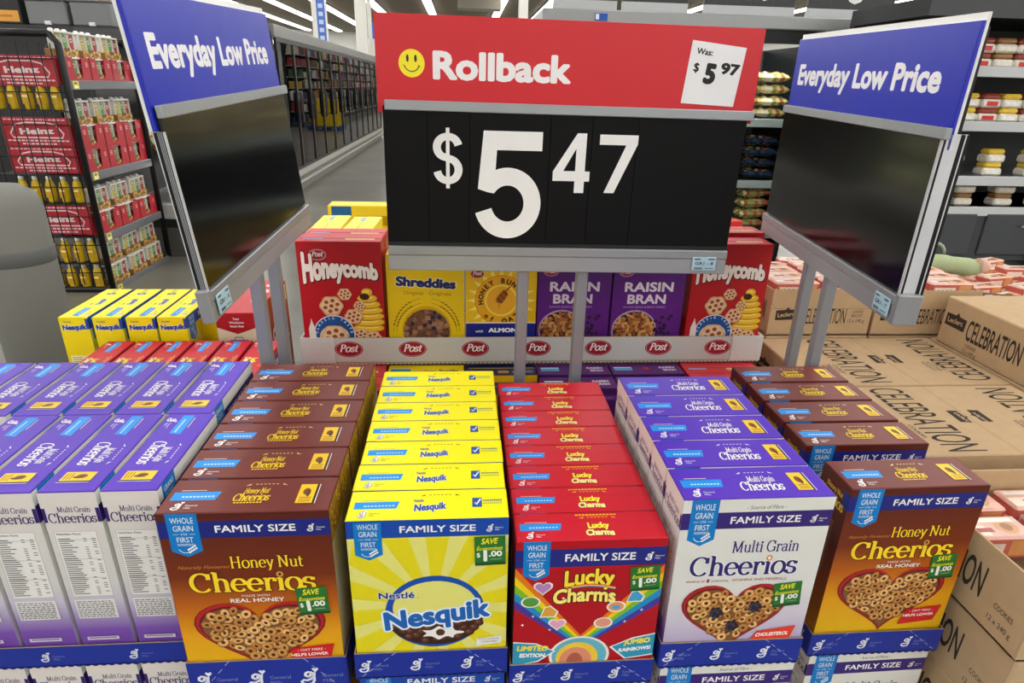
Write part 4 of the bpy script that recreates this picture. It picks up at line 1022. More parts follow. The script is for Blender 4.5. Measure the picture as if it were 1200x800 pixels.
s = MB(); s.box(-.3253, .3253, .000, .005, .2388-.012, .2388+.139, c(206, 30, 42), bev=.0006); s.frame((0, 0, .2388), (1, 0, 0), (0, 0, 1), .0004)
s.rect(-.3245, -.011, .3245, .1385, c(206, 30, 42))
s.text('Rollback', -.116, .0425, .0440, c(238, 236, 236), bold=.042, w=.232)
s.disc(-.2665, .0660, .0215, c(248, 232, 40), n=32)
for q in (-.0068, .0065): s.disc(-.2665+q, .0735, .0022, c(20, 18, 14), .0058, 12)
s.stroke(arc(-.2665, .066, .0125, .0125, 200, 340, 14), .0015, .0015, c(20, 18, 14)); 
for q in (-1, 1): s.stroke([(-.2665+q*.0122-.0018, .0635), (-.2665+q*.0122+.0018, .0605)], .0012, .0012, c(20, 18, 14))
top = s.build('header_board', M_SIGN, root, label='red header board'); parts.append(top)
s = MB(); s.extrude([(.194, .0185), (.2875, .0150), (.2965, .1085), (.2020, .1175)], (0, -.0016, .2388), (1, 0, 0), (0, 0, 1), .0006, c(236, 236, 236)); s.frame((0, -.0016, .2388), (1, 0, 0), (0, 0, 1), .0002); K = c(24, 24, 26)
s.text('Was:', .2245, .0955, .0095, K, bold=.03, w=.028, rot=-.09); s.text('$', .2130, .0690, .0140, K, bold=.03, rot=-.09); s.text('5', .2370, .0500, .0330, K, bold=.06, rot=-.09); s.text('97', .2720, .0655, .0180, K, bold=.05, w=.033, rot=-.09)
cardw = s.build('price_slip', M_CARD, top, label='white slip with the old price of 5 dollars 97'); KIDS[top.name] = [cardw]
posts(root, (-.068, .046), -.0455, -.2755*0-1.30, parts); shelf_tag(root, .273, -.0245, 'GR1 - 8', parts)
note(root, *parts)
# side signs
def side_sign(label, loc, rz, pitch, W_, H, rail, th, us, near, tagtxt, roll=0.0):
    root, parts = sign_frame(label, loc, rz, pitch, W_, H, rail, W_, th); root.rotation_euler = (pitch, roll, rz)
    s = MB(); s.box(-W_/2+.006, W_/2-.006, -.006, .002, .002, H-.004, c(12, 12, 13), bev=.001); parts.append(s.build('black_panel', M_SCREEN, root, label='glossy black panel, blank'))
    s = MB(); ra, rb = (.0185, .0285) if near > 0 else (.0076, .0105); s.box(-W_/2+.006, W_/2-.006, ra, rb, .0, H-.024, c(22, 22, 24)); parts.append(s.build('rear_panel', M_SIGN, root))
    x0 = near*(W_/2)
    s = MB(); a, b = sorted((x0, x0-near*.006)); LN = ((-.007, -.0055, 1), (-.0055, -.002, 0), (-.002, .017, 1), (.017, .0235, 0), (.0235, .0255, 1), (.0255, .030, 0)) if near > 0 else ((-.007, -.0058, 1), (-.0058, -.0045, 0), (-.0045, -.0028, 2), (-.0028, -.0020, 0), (-.0020, -.0005, 2), (-.0005, .0002, 0), (.0002, .0015, 2), (.0015, .0060, 0), (.0060, .0075, 1))
    for ya, yb, q in LN: s.box(a, b, ya, yb, 0, H if near > 0 else H-.023, (c(14, 14, 15), c(212, 214, 218), c(150, 152, 156))[q])
    parts.append(s.build('edge_profile', M_METAL, root))
    s = MB(); a, b = sorted((x0, x0+near*.012)); s.box(a, b, -.012, .026 if near > 0 else .007, -rail, .004, GREY, bev=.002); parts.append(s.build('end_cap', M_METAL, root))
    s = MB(); s.box(-W_/2, W_/2, .001, .006, H-.022, H+th, c(28, 42, 180), bev=.0006, cols={'U': c(230, 230, 230)}); s.box(-W_/2, W_/2, .0062, .0105, H-.022, H+th+.010, c(232, 232, 230)); s.frame((0, .001, H), (1, 0, 0), (0, 0, 1), .0004)
    s.rect(-W_/2+.001, -.021, W_/2-.001, th-.001, c(26, 40, 176))
    s.text('Everyday Low Price', -.005 if near < 0 else -.012, th*.36, .0430, c(240, 240, 242), bold=.04, w=W_*.86)
    parts.append(s.build('header_board', M_SIGN, root, label='blue header board'))
    posts(root, us, -rail, -1.30, parts); shelf_tag(root, x0-near*.030, -.024, tagtxt, parts, .048, .030)
    note(root, *parts)
side_sign('blue topped sign at left with a blank black panel', T(-.367, 1.172, -.270), math.radians(88.9), math.radians(-4.8), .575, .240, .0455, .142, (-.047, .058), -1, 'GR1 - 6', math.radians(-2.4))
side_sign('blue topped sign at right with a blank black panel', T(.729, 1.218, -.286), math.radians(-95.9), 0, .632, .245, .0470, .147, (-.050, .052), 1, 'GR1 - 7', math.radians(1.4))

# ------------------------------------------------------------------ kraft cookie cartons, right
KR = c(188, 160, 124); KI = c(60, 52, 46)
def leclerc(s, u, v, h, rot=0.0):
    cr, sr = math.cos(rot), math.sin(rot)
    pts = [(-1.05, -.42), (1.0, -.55), (1.12, .42), (.35, .50), (.18, .78), (-.05, .52), (-.98, .55)]
    s.poly([(u+(a*cr-b*sr)*h, v+(a*sr+b*cr)*h) for a, b in pts], KI)
    s.text('Leclerc', u-h*.0*cr, v-.16*h, h*.42, KR, bold=.03, rot=rot, w=h*1.6)
def cookie_carton(label, x0, x1, y0, y1, z0, z1, top=None, front=False, left=False, open_top=False, rz=0.0, group='kraft cookie cartons', front_to=None):
    root = thing('cookie_carton', label, 'carton', T((x0+x1)/2, (y0+y1)/2, z0), rz, group)
    s = MB(); w, d, h = x1-x0, y1-y0, z1-z0; t = .004
    if open_top:
        s.box(-w/2, w/2, -d/2, d/2, 0, t, KR)
        for a in ((-w/2, w/2, -d/2, -d/2+t), (-w/2, w/2, d/2-t, d/2), (-w/2, -w/2+t, -d/2+t, d/2-t), (w/2-t, w/2, -d/2+t, d/2-t)): s.box(*a, 0, h, KR, bev=.0008)
        n = int(w/.012)
        for i in range(n): s.extrude([(-w/2+w*(i+.1)/n, h-.001), (-w/2+w*(i+.9)/n, h-.001), (-w/2+w*(i+.7)/n, h+.003), (-w/2+w*(i+.3)/n, h+.003)], (0, -d/2+.0004, 0), (1, 0, 0), (0, 0, 1), .003, KR)
        s.frame((-w/2, -d/2, 0), (1, 0, 0), (0, 0, 1), .0002); s.rect(w*.0, h*.60, w*.06, h*.605, c(140, 108, 74)); s.stroke([(w*.0, h*.72), (w*.05, h*.60), (w*.99, h*.60)], .001, .001, c(140, 108, 74))
    else:
        s.box(-w/2, w/2, -d/2, d/2, 0, h, KR, bev=.003)
    if front:
        s.frame((-w/2, -d/2, 0), (1, 0, 0), (0, 0, 1), .0004)
        leclerc(s, w*.16, h*.46, h*.22, .10); s.text('CELEBRATION', w*.53, h*.26, h*.34, KI, bold=.01, w=w*.44)
        s.text('COOKIES', w*.86, h*.50, h*.06, KI, w=w*.11); s.text('BISCUITS', w*.86, h*.41, h*.06, KI, w=w*.11); s.text('12 x 240 g', w*.86, h*.29, h*.075, KI, w=w*.16)
    if left:
        s.frame((-w/2, d/2, 0), (0, -1, 0), (0, 0, 1), .0004)
        if left != 2: leclerc(s, d*.16, h*.55, h*.26, .05)
        s.text('CELEBRATION', d*(.42 if left == 2 else .60), h*.30, h*.42, KI, bold=.015, w=d*.58)
        q_ = .86 if left == 2 else .40; e_ = h*.12 if left == 2 else 0; s.text('COOKIES', d*q_, h*.16+e_*1.6, h*.07, KI, w=d*.12); s.text('12 x 240 g', d*q_, h*.05+e_, h*.07, KI, w=d*.15)
    if top:
        s.frame((-w/2, -d/2, h), (1, 0, 0), (0, 1, 0), .0004)
        s.rect(w*.02, d*.495, w*.98, d*.499, c(150, 116, 78)) if top == 'cross' else s.rect(w*.535, d*.01, w*.538, d*.99, c(158, 124, 84))
        q = -math.pi/2
        # two prints head to tail on the lid
        s.text('CELEBRATION', w*.25, d*.5, .078, KI, bold=0, w=d*.92, rot=q)
        s.text('CELEBRATION', w*.945, d*.5, .078, KI, bold=0, w=d*.88, rot=-q)
        leclerc(s, w*.50, d*.50, .024, q); leclerc(s, w*.60, d*.50, .024, -q)
        for a, rr in ((.22, q), (.93, -q)):
            for i in range(3): s.text(('COOKIES', 'BISCUITS', '12 x 240 g')[i], w*(a+(.0-.028*i if rr < 0 else -.20+.028*i)), d*(.30 if rr < 0 else .34), .008, KI, w=.052, rot=rr)
    b = s.build('carton_body', M_KRAFT, root); note(root, b); return root
cookie_carton('flat topped kraft cookie carton with upside down lettering, farther one on the right', .800, 1.285, 1.243, 1.533, -.750, -.620, top='len', left=True)
cookie_carton('flat topped kraft cookie carton directly right of the brown boxes, nearer one', .792, 1.277, .945, 1.235, -.750, -.620, top='len', left=True)
cookie_carton('open kraft cookie carton with red packs inside at the lower right edge', .778, 1.262, .600, .885, -.742, -.6120, left=2, open_top=True)
for lv, nm in ((1, 'second'), (2, 'third'), (3, 'fourth')):
    z = -.742-.001-.131*lv
    cookie_carton(nm+' kraft cookie carton down in the stack at the lower right edge', .782, 1.266, .600, .890, z, z+.130, left=2)
cookie_carton('kraft cookie carton standing behind the flat lids, beside the red honey comb box', .825, 1.115, 1.548, 1.80, -.618, -.487, front=True, left=True, open_top=True)
cookie_carton('kraft cookie carton standing behind the flat lids, under the right sign tag', 1.122, 1.420, 1.545, 1.80, -.618, -.489, front=True, open_top=True)
cookie_carton('kraft cookie carton turned end on at the far right, on top of the lids', 1.292, 1.62, 1.215, 1.510, -.618, -.490, left=True)
cookie_carton('kraft cookie carton under the end on one at far right', 1.291, 1.62, .945, 1.533, -.750, -.6190, top=None)
cookie_carton('kraft cookie carton below the left standing carton', .825, 1.118, 1.545, 1.80, -.750, -.620, left=True)
cookie_carton('kraft cookie carton below the right standing carton', 1.122, 1.420, 1.545, 1.80, -.750, -.620)
cookie_carton('wide kraft carton at the back carrying loose cookie packs', .88, 2.30, 1.815, 2.45, -.750, -.650)
bs = MB(); bs.box(.785, 1.62, .605, 1.80, -Z0, -1.30, c(120, 96, 66)); bs.box(.80, 1.62, .900, 1.80, -1.30, -.7505, KR); bs.box(.80, 1.266, .605, .885, -1.30, -1.137, KR); bs.box(.88, 2.30, 1.815, 2.45, -Z0, -.7505, c(120, 96, 66)); struct(bs.build('trim_6', M_KRAFT, None, (0, 0, Z0)))
def cookie_pack(label, loc, rz, grp):
    root = thing('cookie_pack', label, 'cookie packet', loc, rz, grp); s = MB()
    s.box(-.062, .062, -.028, .028, 0, .044, c(194, 100, 88), bev=.004, cols={'U': c(220, 172, 156)})
    s.frame((-.062, -.028, .044), (1, 0, 0), (0, 1, 0), .0004); s.rect(.006, .006, .05, .03, c(232, 214, 196)); s.disc(.088, .026, .019, c(206, 150, 84), .017, 14); s.disc(.088, .026, .010, c(150, 84, 44), n=10); s.rect(.01, .038, .11, .048, c(236, 226, 216)); s.rect(.03, .014, .06, .024, c(160, 30, 36))
    s.frame((-.062, -.028, 0), (1, 0, 0), (0, 0, 1), .0004); s.rect(.01, .012, .07, .032, c(236, 220, 206)); s.rect(.08, .008, .115, .038, c(214, 150, 90))
    b = s.build('wrapper', M_FILM, root); ends = []
    for sg in (-1, 1):
        s = MB(); s.box(min(sg*.061, sg*.070), max(sg*.061, sg*.070), -.024, .024, .018, .022, c(220, 140, 120)); ends.append(s.build('sealed_end', M_FILM, root))
    note(root, b, *ends); return root
CP = cookie_pack('red cookie pack inside the open carton at the lower right edge', T(.86, .78, -.695), 0, 'red cookie packs')
for x in (1.00, 1.14): dup(CP, T(x, .78, -.695), 0, 'red cookie pack inside the open carton at the lower right edge')
for x in (.86, 1.00, 1.14): dup(CP, T(x, .845, -.690), 0.0, 'red cookie pack inside the open carton at the lower right edge')
for (xa, n, nm) in ((.895, 2, 'left'), (1.195, 2, 'right')):
    for k in range(n):
        for j in range(4):
            dup(CP, T(xa+.143*k, 1.585+.0585*j, -.516+.006*R.random()), R.uniform(-.02, .02), 'red cookie pack lying on top of the '+nm+' standing kraft carton')
for k in range(8):
    for j in range(5):
        dup(CP, T(.97+.165*k+.02*(j % 2), 1.87+.115*j+R.uniform(-.01, .01), -.649), R.uniform(-.35, .35), 'red cookie pack lying loose at the back beyond the standing cartons')
# dark strips of torn carton on the packs
for (x, y, a, nm) in ((1.62, 1.93, -.35, 'near'), (1.47, 2.02, -.12, 'far')):
    s = MB(); n = 16
    s.extrude([(0, -.012)]+[(i*.018, .010+(.006 if i % 2 else 0)) for i in range(n)]+[((n-1)*.018, -.012)], (0, 0, 0), (1, 0, 0), (0, 1, 0), .004, c(92, 70, 52))
    o = s.build('torn_cardboard_strip', M_KRAFT, None, T(x, y, -.6045), a); tag(o, nm+' dark torn cardboard strip lying across the cookie packs', 'cardboard')
# pale green garment
s = MB(); pts = []; rad = []
for i in range(27):
    t = i/26; pts.append((-.16+.33*t, .02*math.sin(t*3), .048+.018*math.sin(t*2.4)-.01*t)); rad.append(.040*(1-.25*t)*(1+.05*math.sin(i*.9)+.02*math.sin(i*2.3))*(1 if .02 < t < .96 else .8))
s.tube(pts, rad, c(166, 178, 138), 12); s.tube([(-.17, .03, .04), (-.14, .04, .10), (-.10, .05, .13), (-.06, .05, .12), (-.02, .045, .08)], [.05, .06, .05, .04, .03], c(166, 178, 138), 10)
o = s.build('garment', M_CLOTH, None, T(1.66, 2.06, -.614), -.12); tag(o, 'pale green knitted garment lying behind the cookie packs', 'clothing')
s = MB(); s.tube([(0, 0, .028), (.02, 0, .028), (.035, 0, .026)], [.029, .027, .016], c(214, 176, 160), 10); o2 = s.build('cuff', M_CLOTH, o, (.165, .003, .034), 0, label='pinkish cuff')
s = MB(); s.tube([(.10+.05*math.cos(a), .16, .10+.045*math.sin(a)) for a in [math.pi*i/8 for i in range(9)]], .006, c(150, 170, 150), 6); s.box(-.02, .22, .14, .18, .045, .060, c(110, 150, 112), bev=.005)
o = s.build('green_handle', M_PLASTIC, None, T(1.80, 2.24, -.6945), -.1); tag(o, 'green plastic handle behind the pale green garment', 'handle')

# ------------------------------------------------------------------ store shell
s = MB(); s.box(-24, 26, -40, 63, -.2, 0, c(128, 124, 112)); struct(s.build('floor', M_FLOOR))
def ceil_mat():
    m = mat('corrugated_roof_deck', 0.85, spec=0.2, noise=0.08, nscale=4); nt = m.node_tree; b = nt.nodes['Principled BSDF']
    tc = nt.nodes.new('ShaderNodeTexCoord'); wv = nt.nodes.new('ShaderNodeTexWave'); wv.bands_direction = 'Y'; wv.inputs['Scale'].default_value = 1.2
    nt.links.new(tc.outputs['Object'], wv.inputs['Vector']); bp = nt.nodes.new('ShaderNodeBump'); bp.inputs['Distance'].default_value = .04; nt.links.new(wv.outputs['Fac'], bp.inputs['Height']); nt.links.new(bp.outputs[0], b.inputs['Normal']); return m
s = MB(); s.box(-24, 26, -40, 63, CEIL+.145, CEIL+.3, c(138, 132, 116)); struct(s.build('ceiling', ceil_mat()))
for nm, a in (('back', (-24, 26, 62.8, 63)), ('front', (-24, 26, -40.2, -40)), ('left', (-24.2, -24, -40, 63)), ('right', (26, 26.2, -40, 63))):
    s = MB(); s.box(*a, 0, CEIL+.3, c(236, 236, 230)); struct(s.build('wall_'+nm, M_WALL))
SX = [-21, -18.4, -15.8, -13.2, -10.6, -8.0, -5.0, -1.9, 2.05, 4.6, 7.2, 9.8, 12.4, 15, 17.6, 20.2, 23]
LABEL_X = ['far left', 'left'] 
for i, x in enumerate(SX):
    root = thing('strip_light', 'long white ceiling strip light, '+('%s in the row counted from the left side' % (['first', 'second', 'third', 'fourth', 'fifth', 'sixth', 'seventh', 'eighth', 'ninth', 'tenth', 'eleventh', 'twelfth', 'thirteenth', 'fourteenth', 'fifteenth', 'sixteenth', 'seventeenth'][i])), 'ceiling light', (x, 0, CEIL), 0, 'ceiling strip lights')
    s = MB(); s.box(-.24, .24, -39, 61, .06, .12, c(220, 220, 216)); h_ = s.build('housing', M_PLASTIC, root)
    s = MB(); s.box(-.21, .21, -39, 61, .0, .06, WHITE); d_ = s.build('diffuser', M_TUBE, root); note(root, h_, d_)
for i, (x, y, w) in enumerate(((-5.6, 28, .50), (-4.15, 29, .42), (-3.93, 29.9, .16), (2.30, 27, .35))):
    root = thing('support_column', 'white steel column rising to the roof, '+['left one with a blue banner', 'middle one behind the freezer row', 'thin one beside the middle column', 'right one above the price sign'][i], 'column', (x, y, 0))
    s = MB(); s.box(-w/2, w/2, -w/2, w/2, 0, CEIL+.1, c(232, 230, 222), bev=.02); b = s.build('shaft', M_WALL, root); parts = [b]
    if i == 0:
        s = MB(); s.box(w/2-.30, w/2+.02, -w/2-.03, -w/2-.004, 2.95, 4.55, c(70, 110, 196), bev=.01); s.box(w/2-.30, w/2-.05, -w/2-.03, -w/2-.004, 4.56, 5.0, c(236, 220, 150)); s.frame((w/2-.28, -w/2-.03, 2.95), (1, 0, 0), (0, 0, 1), .002)
        for k in range(5): s.rect(.05, .15+.28*k, .22, .30+.28*k, c(190, 206, 236))
        parts.append(s.build('banner', M_SIGN, root, label='blue banner'))
    note(root, *parts)
root = thing('air_unit', 'grey ceiling air unit with two dark grilles above the red header', 'air unit', (.75, 33, Z0+3.25))
s = MB(); s.box(-1.0, 1.0, -.5, .5, 0, .9, c(140, 134, 120), bev=.02); b = s.build('housing', M_METAL, root); s = MB()
for sg in (-1, 1):
    for k in range(6): s.box(sg*.55-.35+k*.12, sg*.55-.35+k*.12+.08, -.52, -.49, .40, .72, c(36, 34, 32))
g = s.build('grille', M_METAL, root); s = MB(); s.tube([(-.8, 0, .9), (-.8, 0, CEIL-Z0-3.25+.12)], .02, GREY); s.tube([(.8, 0, .9), (.8, 0, CEIL-Z0-3.25+.12)], .02, GREY); h = s.build('hanger', M_METAL, root); note(root, b, g, h)
root = thing('hanging_sign', 'small blue hanging sign far beyond the freezer row', 'sign', (-4.45, 38, Z0+2.2)); s = MB(); s.box(-.9, .9, -.04, .04, 0, .75, c(20, 90, 190), bev=.01); s.frame((-.9, -.04, 0), (1, 0, 0), (0, 0, 1), .003); s.text('Price', 1.05, .22, .32, WHITE, bold=.04, w=.9); b = s.build('board', M_SIGN, root); s = MB(); s.tube([(0, 0, .75), (0, 0, CEIL-Z0-2.2+.1)], .015, GREY); w_ = s.build('hanger', M_METAL, root); note(root, b, w_)
for i, (x, y, w, h, col, nm) in enumerate(((-5.2, 40, 2.6, 3.0, c(40, 40, 44), 'black'), (-8.6, 41, 3.0, 2.6, c(190, 170, 130), 'tan'), (-3.4, 42, 1.6, 2.4, c(196, 60, 54), 'red'))):
    root = thing('shelf_block', nm+' end of a distant shelf run beyond the freezers', 'shelf', (x, y, 0)); s = MB(); s.box(-w/2, w/2, -.5, .5, 0, h, col, bev=.03); b = s.build('end_panel', M_PLASTIC, root); s = MB()
    for k in range(4): s.box(-w/2-.05, w/2+.05, -.58, -.5, .3+k*h*.22, .34+k*h*.22, GREY)
    q = s.build('shelf_edge', M_METAL, root); note(root, b, q)

# ------------------------------------------------------------------ freezer aisle with glass doors
FX = -2.55; FY0, DW, ND = 9.62, .93, 12
root = thing('glass_door_freezer', 'long run of upright freezers with black framed glass doors', 'freezer', (FX, FY0, 0)); parts = []
L = DW*ND
s = MB(); s.box(-1.0, -.02, 0, L, .0, .30, c(120, 118, 110)); s.box(-.12, .02, 0, L, .22, .33, c(176, 174, 166), bev=.01); s.box(-.05, .06, 0, L, .12, .17, c(150, 148, 142), bev=.01); s.box(-1.0, -.95, 0, L, .3, 2.15, c(96, 98, 100)); s.box(-1.0, -.02, -.06, 0, .0, 2.2, c(58, 58, 60)); s.box(-1.0, -.02, L, L+.06, .0, 2.2, c(58, 58, 60)); s.box(-1.0, .02, -.06, L+.06, 2.14, 2.30, c(112, 112, 110), bev=.01)
parts.append(s.build('cabinet', M_METAL, root))
s = MB()
for z in (.62, .98, 1.34, 1.70): s.box(-.90, -.14, 0, L, z, z+.03, c(196, 196, 192))
parts.append(s.build('shelf', M_METAL, root))
s = MB(); s.box(-.13, -.10, .1, L-.1, 2.08, 2.12, WHITE); parts.append(s.build('unseen_case_light', M_LED, root))
for k in range(ND):
    y = k*DW; s = MB(); f = .032
    s.box(-.02, .02, y+.004, y+f, .32, 2.14, c(24, 24, 25)); s.box(-.02, .02, y+DW-f, y+DW-.004, .32, 2.14, c(24, 24, 25)); s.box(-.02, .02, y+f, y+DW-f, .32, .36, c(24, 24, 25)); s.box(-.02, .02, y+f, y+DW-f, 2.09, 2.14, c(24, 24, 25))
    d = s.build('door', M_PLASTIC, root); parts.append(d)
    s = MB(); s.box(-.004, .004, y+f, y+DW-f, .36, 2.09, WHITE); g = s.build('glass', M_GLASS, d)
    s = MB(); hy = y+.055
    s.tube([(.055, hy+.045*math.cos(a), 1.22+.21*math.sin(a)) for a in [2*math.pi*i/16 for i in range(16)]], .014, c(20, 20, 21), 6, closed=True)
    s.tube([(.0, hy, 1.02), (.04, hy, 1.02)], .012, c(20, 20, 21), 6); s.tube([(.0, hy, 1.42), (.04, hy, 1.42)], .012, c(20, 20, 21), 6)
    h = s.build('handle', M_PLASTIC, d, label='black oval loop handle'); KIDS[d.name] = [g, h]
note(root, *parts)
FC = [('green', c(96, 146, 60)), ('red', c(176, 50, 44)), ('cream', c(226, 218, 196)), ('blue', c(44, 74, 140)), ('yellow', c(222, 190, 60)), ('brown', c(126, 84, 54)), ('purple', c(98, 72, 140))]
protos = []
for nm, col in FC:
    s = MB(); s.box(-.09, .09, -.10, .10, 0, .26, col, bev=.006); s.frame((.09, -.10, 0), (0, 1, 0), (0, 0, 1), .0006); s.rect(.03, .15, .17, .21, c(236, 232, 222)); s.disc(.10, .08, .05, c(206, 160, 90), .04, 14)
    o = s.build('frozen_food_box', M_CARD); tag(o, nm+' frozen food box on a freezer shelf behind glass', 'frozen food', 'frozen food boxes'); protos.append(o)
usedp = set()
for k in range(ND):
    for zi, z in enumerate((.305, .652, 1.012, 1.372, 1.732)):
        base = R.randrange(7)
        for q in range(4):
            if R.random() < .06: continue
            pi_ = (base+q//2+R.randrange(2)) % 7
            o = protos[pi_] if pi_ not in usedp else protos[pi_].copy()
            if pi_ in usedp: COL.objects.link(o)
            usedp.add(pi_); o.location = (FX-.30+R.uniform(-.03, .03), FY0+k*DW+.115+q*.232, z)
root = thing('grocery_shelf', 'long grocery shelf run across the aisle from the freezer doors', 'shelf', (1.3, 25, 0)); s = MB(); s.box(-.05, .05, 0, 30, 0, 2.9, c(46, 46, 48)); s.box(-.5, .05, 0, 30, 0, .15, c(60, 60, 62)); parts = [s.build('back_panel', M_METAL, root)]
for z in (.15, .55, .95, 1.35, 1.72, 2.1, 2.48):
    s = MB(); s.box(-.48, -.05, 0, 30, z-.02, z, c(200, 200, 196)); parts.append(s.build('shelf', M_METAL, root))
s = MB(); rr = random.Random(31)
for z in (.151, .551, .951, 1.351, 1.721, 2.101, 2.481):
    y = .05
    while y < 29.6:
        w = rr.uniform(.14, .5); s.box(-.46, -.1, y, y+w-.03, z, z+rr.uniform(.18, .32), rr.choice([q[1] for q in (('', c(176, 50, 44)), ('', c(60, 96, 60)), ('', c(226, 218, 196)), ('', c(44, 64, 130)), ('', c(222, 180, 60)), ('', c(60, 50, 46)), ('', c(220, 220, 220)))])); y += w
st = s.build('shelf_stock', M_CARD, root); st['kind'] = 'stuff'; parts.append(st); note(root, *parts)
# pallet load across the aisle that the doors reflect
root = thing('pallet', 'blue pallet on the floor far behind the price sign', 'pallet', (-.2, 23.6, 0)); s = MB()
for k in range(5): s.box(-.6, .6, k*.24, k*.24+.14, .10, .13, c(24, 70, 150))
d1 = s.build('deck', M_PLASTIC, root); s = MB()
for x in (-.55, -.05, .45): s.box(x, x+.1, 0, 1.1, 0, .10, c(24, 70, 150))
d2 = s.build('runner', M_PLASTIC, root); note(root, d1, d2)
for i, (x, y, w, h, col, nm) in enumerate(((-.30, 24.2, .7, .9, c(226, 190, 20), 'yellow'), (.16, 24.2, .18, .7, c(150, 110, 70), 'brown'))):
    o = MB(); o.box(-w/2, w/2, -.4, .4, 0, h, col, bev=.01); o.frame((-w/2, -.4, 0), (1, 0, 0), (0, 0, 1), .002); o.rect(w*.1, h*.48, w*.9, h*.52, c(120, 90, 50)); ob = o.build('carton', M_KRAFT, None, (x, y, .1305)); tag(ob, nm+' carton standing on the distant blue pallet', 'carton')

# ------------------------------------------------------------------ open produce case between rack and freezers
root = thing('open_cooler', 'open refrigerated produce case behind the black condiment rack', 'refrigerated case', (-2.52, 6.18, 0)); parts = []; L = 3.3
s = MB(); s.box(-.75, 0, 0, L, 0, .28, c(92, 90, 84)); s.box(-.75, .0, 0, L, .28, .36, c(40, 40, 42)); s.box(-.75, .03, 0, L, .36, .50, c(186, 186, 180), bev=.01); s.box(-.75, -.70, 0, L, .5, 1.85, c(70, 70, 70)); s.box(-.75, -.0, -.04, 0, 0, .28, c(84, 84, 80)); s.box(-.75, .0, -.04, 0, .28, .36, c(30, 30, 32)); s.box(-.75, .03, -.05, 0, .36, .50, c(190, 190, 184), bev=.008); s.box(-.75, -.05, L, L+.04, 0, 1.85, c(60, 60, 60)); s.box(-.75, -.02, -.04, L+.04, 1.85, 1.97, c(70, 70, 70)); parts.append(s.build('cabinet', M_METAL, root))
for z in (.86, 1.22, 1.60):
    s = MB(); s.box(-.16, -.12, .05, L-.05, z-.014, z-.001, WHITE); parts.append(s.build('unseen_case_light', M_LED, root))  # unseen light strips, added under each shelf to brighten the dark produce case
    s = MB(); s.box(-.70, -.12, 0, L, z, z+.025, c(90, 90, 90)); s.box(-.12, -.09, 0, L, z-.02, z+.035, c(150, 150, 148)); parts.append(s.build('shelf', M_METAL, root))
note(root, *parts)
def bag(name, label, cat, grp, cols, w, h, t, seed):
    rr = random.Random(seed); s = MB(); s.pillow(w, h, t, lambda u, v: rr.choice(cols), 10, 8, .5, rr); root = s.build(name, M_FILM); tag(root, label, cat, grp); return root
SG = bag('salad_bag', 'clear bag of green salad in the open produce case', 'salad bag', 'salad bags in the open case', [c(120, 160, 80), c(150, 180, 110), c(206, 214, 180), c(90, 130, 66), c(214, 206, 160), c(190, 90, 50)], .26, .30, .13, 5)
first = True
for z in (.502, .887, 1.247):
    for k in range(9):
        o = SG if first else SG.copy()
        if not first: COL.objects.link(o)
        first = False; o.location = (-2.52-.36+(.10 if z < .6 else 0), 6.18+.2+k*.345, z+.115); o.rotation_euler = (.35*0+R.uniform(-.1, .1), math.radians(60), R.uniform(-.1, .1))

# ------------------------------------------------------------------ black rack of condiment packs, left
RXF, RXB, RY0, RY1 = -2.80, -3.46, 5.02, 6.05
root = thing('display_rack', 'tall black wire rack of condiment packs at the left edge', 'rack', (RXF, RY0, 0)); parts = []
LV = (.02, .44, .905, 1.545)                 # shelf heights
BK = c(20, 20, 22); RL = RY1-RY0; RD = RXF-RXB
def zz(z): return z
for (x, y) in ((0, 0), (0, RL), (-RD, 0), (-RD, RL)):
    s = MB(); s.tube([(x, y, .03), (x, y, 1.80), (x-(.05 if x == 0 else -.05), y, 1.86)], .024, BK, 8); parts.append(s.build('upright', M_METAL, root))
for y in (0, RL):
    s = MB(); s.tube([(.0, y, .05), (-.05, y, .02), (-RD+.05, y, .02), (-RD, y, .05)], .024, BK, 8); parts.append(s.build('foot_rail', M_METAL, root)); s = MB(); s.tube([(-.05, y, 1.86), (-RD+.05, y, 1.86)], .024, BK, 8); parts.append(s.build('side_rail', M_METAL, root))
for z in LV:
    s = MB(); s.box(-RD, -.01, .02, RL-.02, z-.012, z, c(40, 40, 42)); sh = s.build('shelf', M_METAL, root); parts.append(sh)
    s = MB(); s.box(-.012, .012, .02, RL-.02, z-.045, z+.018, c(112, 114, 118), bev=.003); lp = s.build('price_rail', M_METAL, sh)
    s = MB(); s.box(.012, .015, .05, .12, z-.040, z+.014, c(236, 222, 90), bev=.001); s.frame((.015, .05, z-.04), (0, 1, 0), (0, 0, 1), .0005); s.rect(.01, .008, .06, .022, c(250, 250, 246)); s.rect(.012, .032, .05, .046, c(120, 110, 40)); tg = s.build('price_tag', M_CARD, sh, label='small yellow and white price tag'); KIDS[sh.name] = [lp, tg]
s = MB()
for k in range(9): s.tube([(-.05-k*.075, -.012, .06), (-.05-k*.075, -.012, 1.80)], .004, BK, 5)
for k in range(8): s.tube([(-.02, -.012, .16+k*.22), (-RD+.02, -.012, .16+k*.22)], .004, BK, 5)
parts.append(s.build('wire_grid', M_METAL, root)); note(root, *parts)
def bottle(s, x, y, lab, cap=c(226, 226, 222), h=.19, body=c(214, 214, 204)):
    mx = Matrix.Translation((x, y, 0))
    pr = [(.0, 0), (.034, .002), (.037, .02), (.037, h*.18), (.038, h*.20), (.038, h*.62), (.036, h*.66), (.030, h*.76), (.020, h*.82), (.020, h*.83), (.021, h*.83), (.021, h*.96), (.012, h), (.0, h)]
    s.lathe(pr, [body]*4+[lab]*2+[body]*3+[cap]*4, 14, mx, sx=.8)
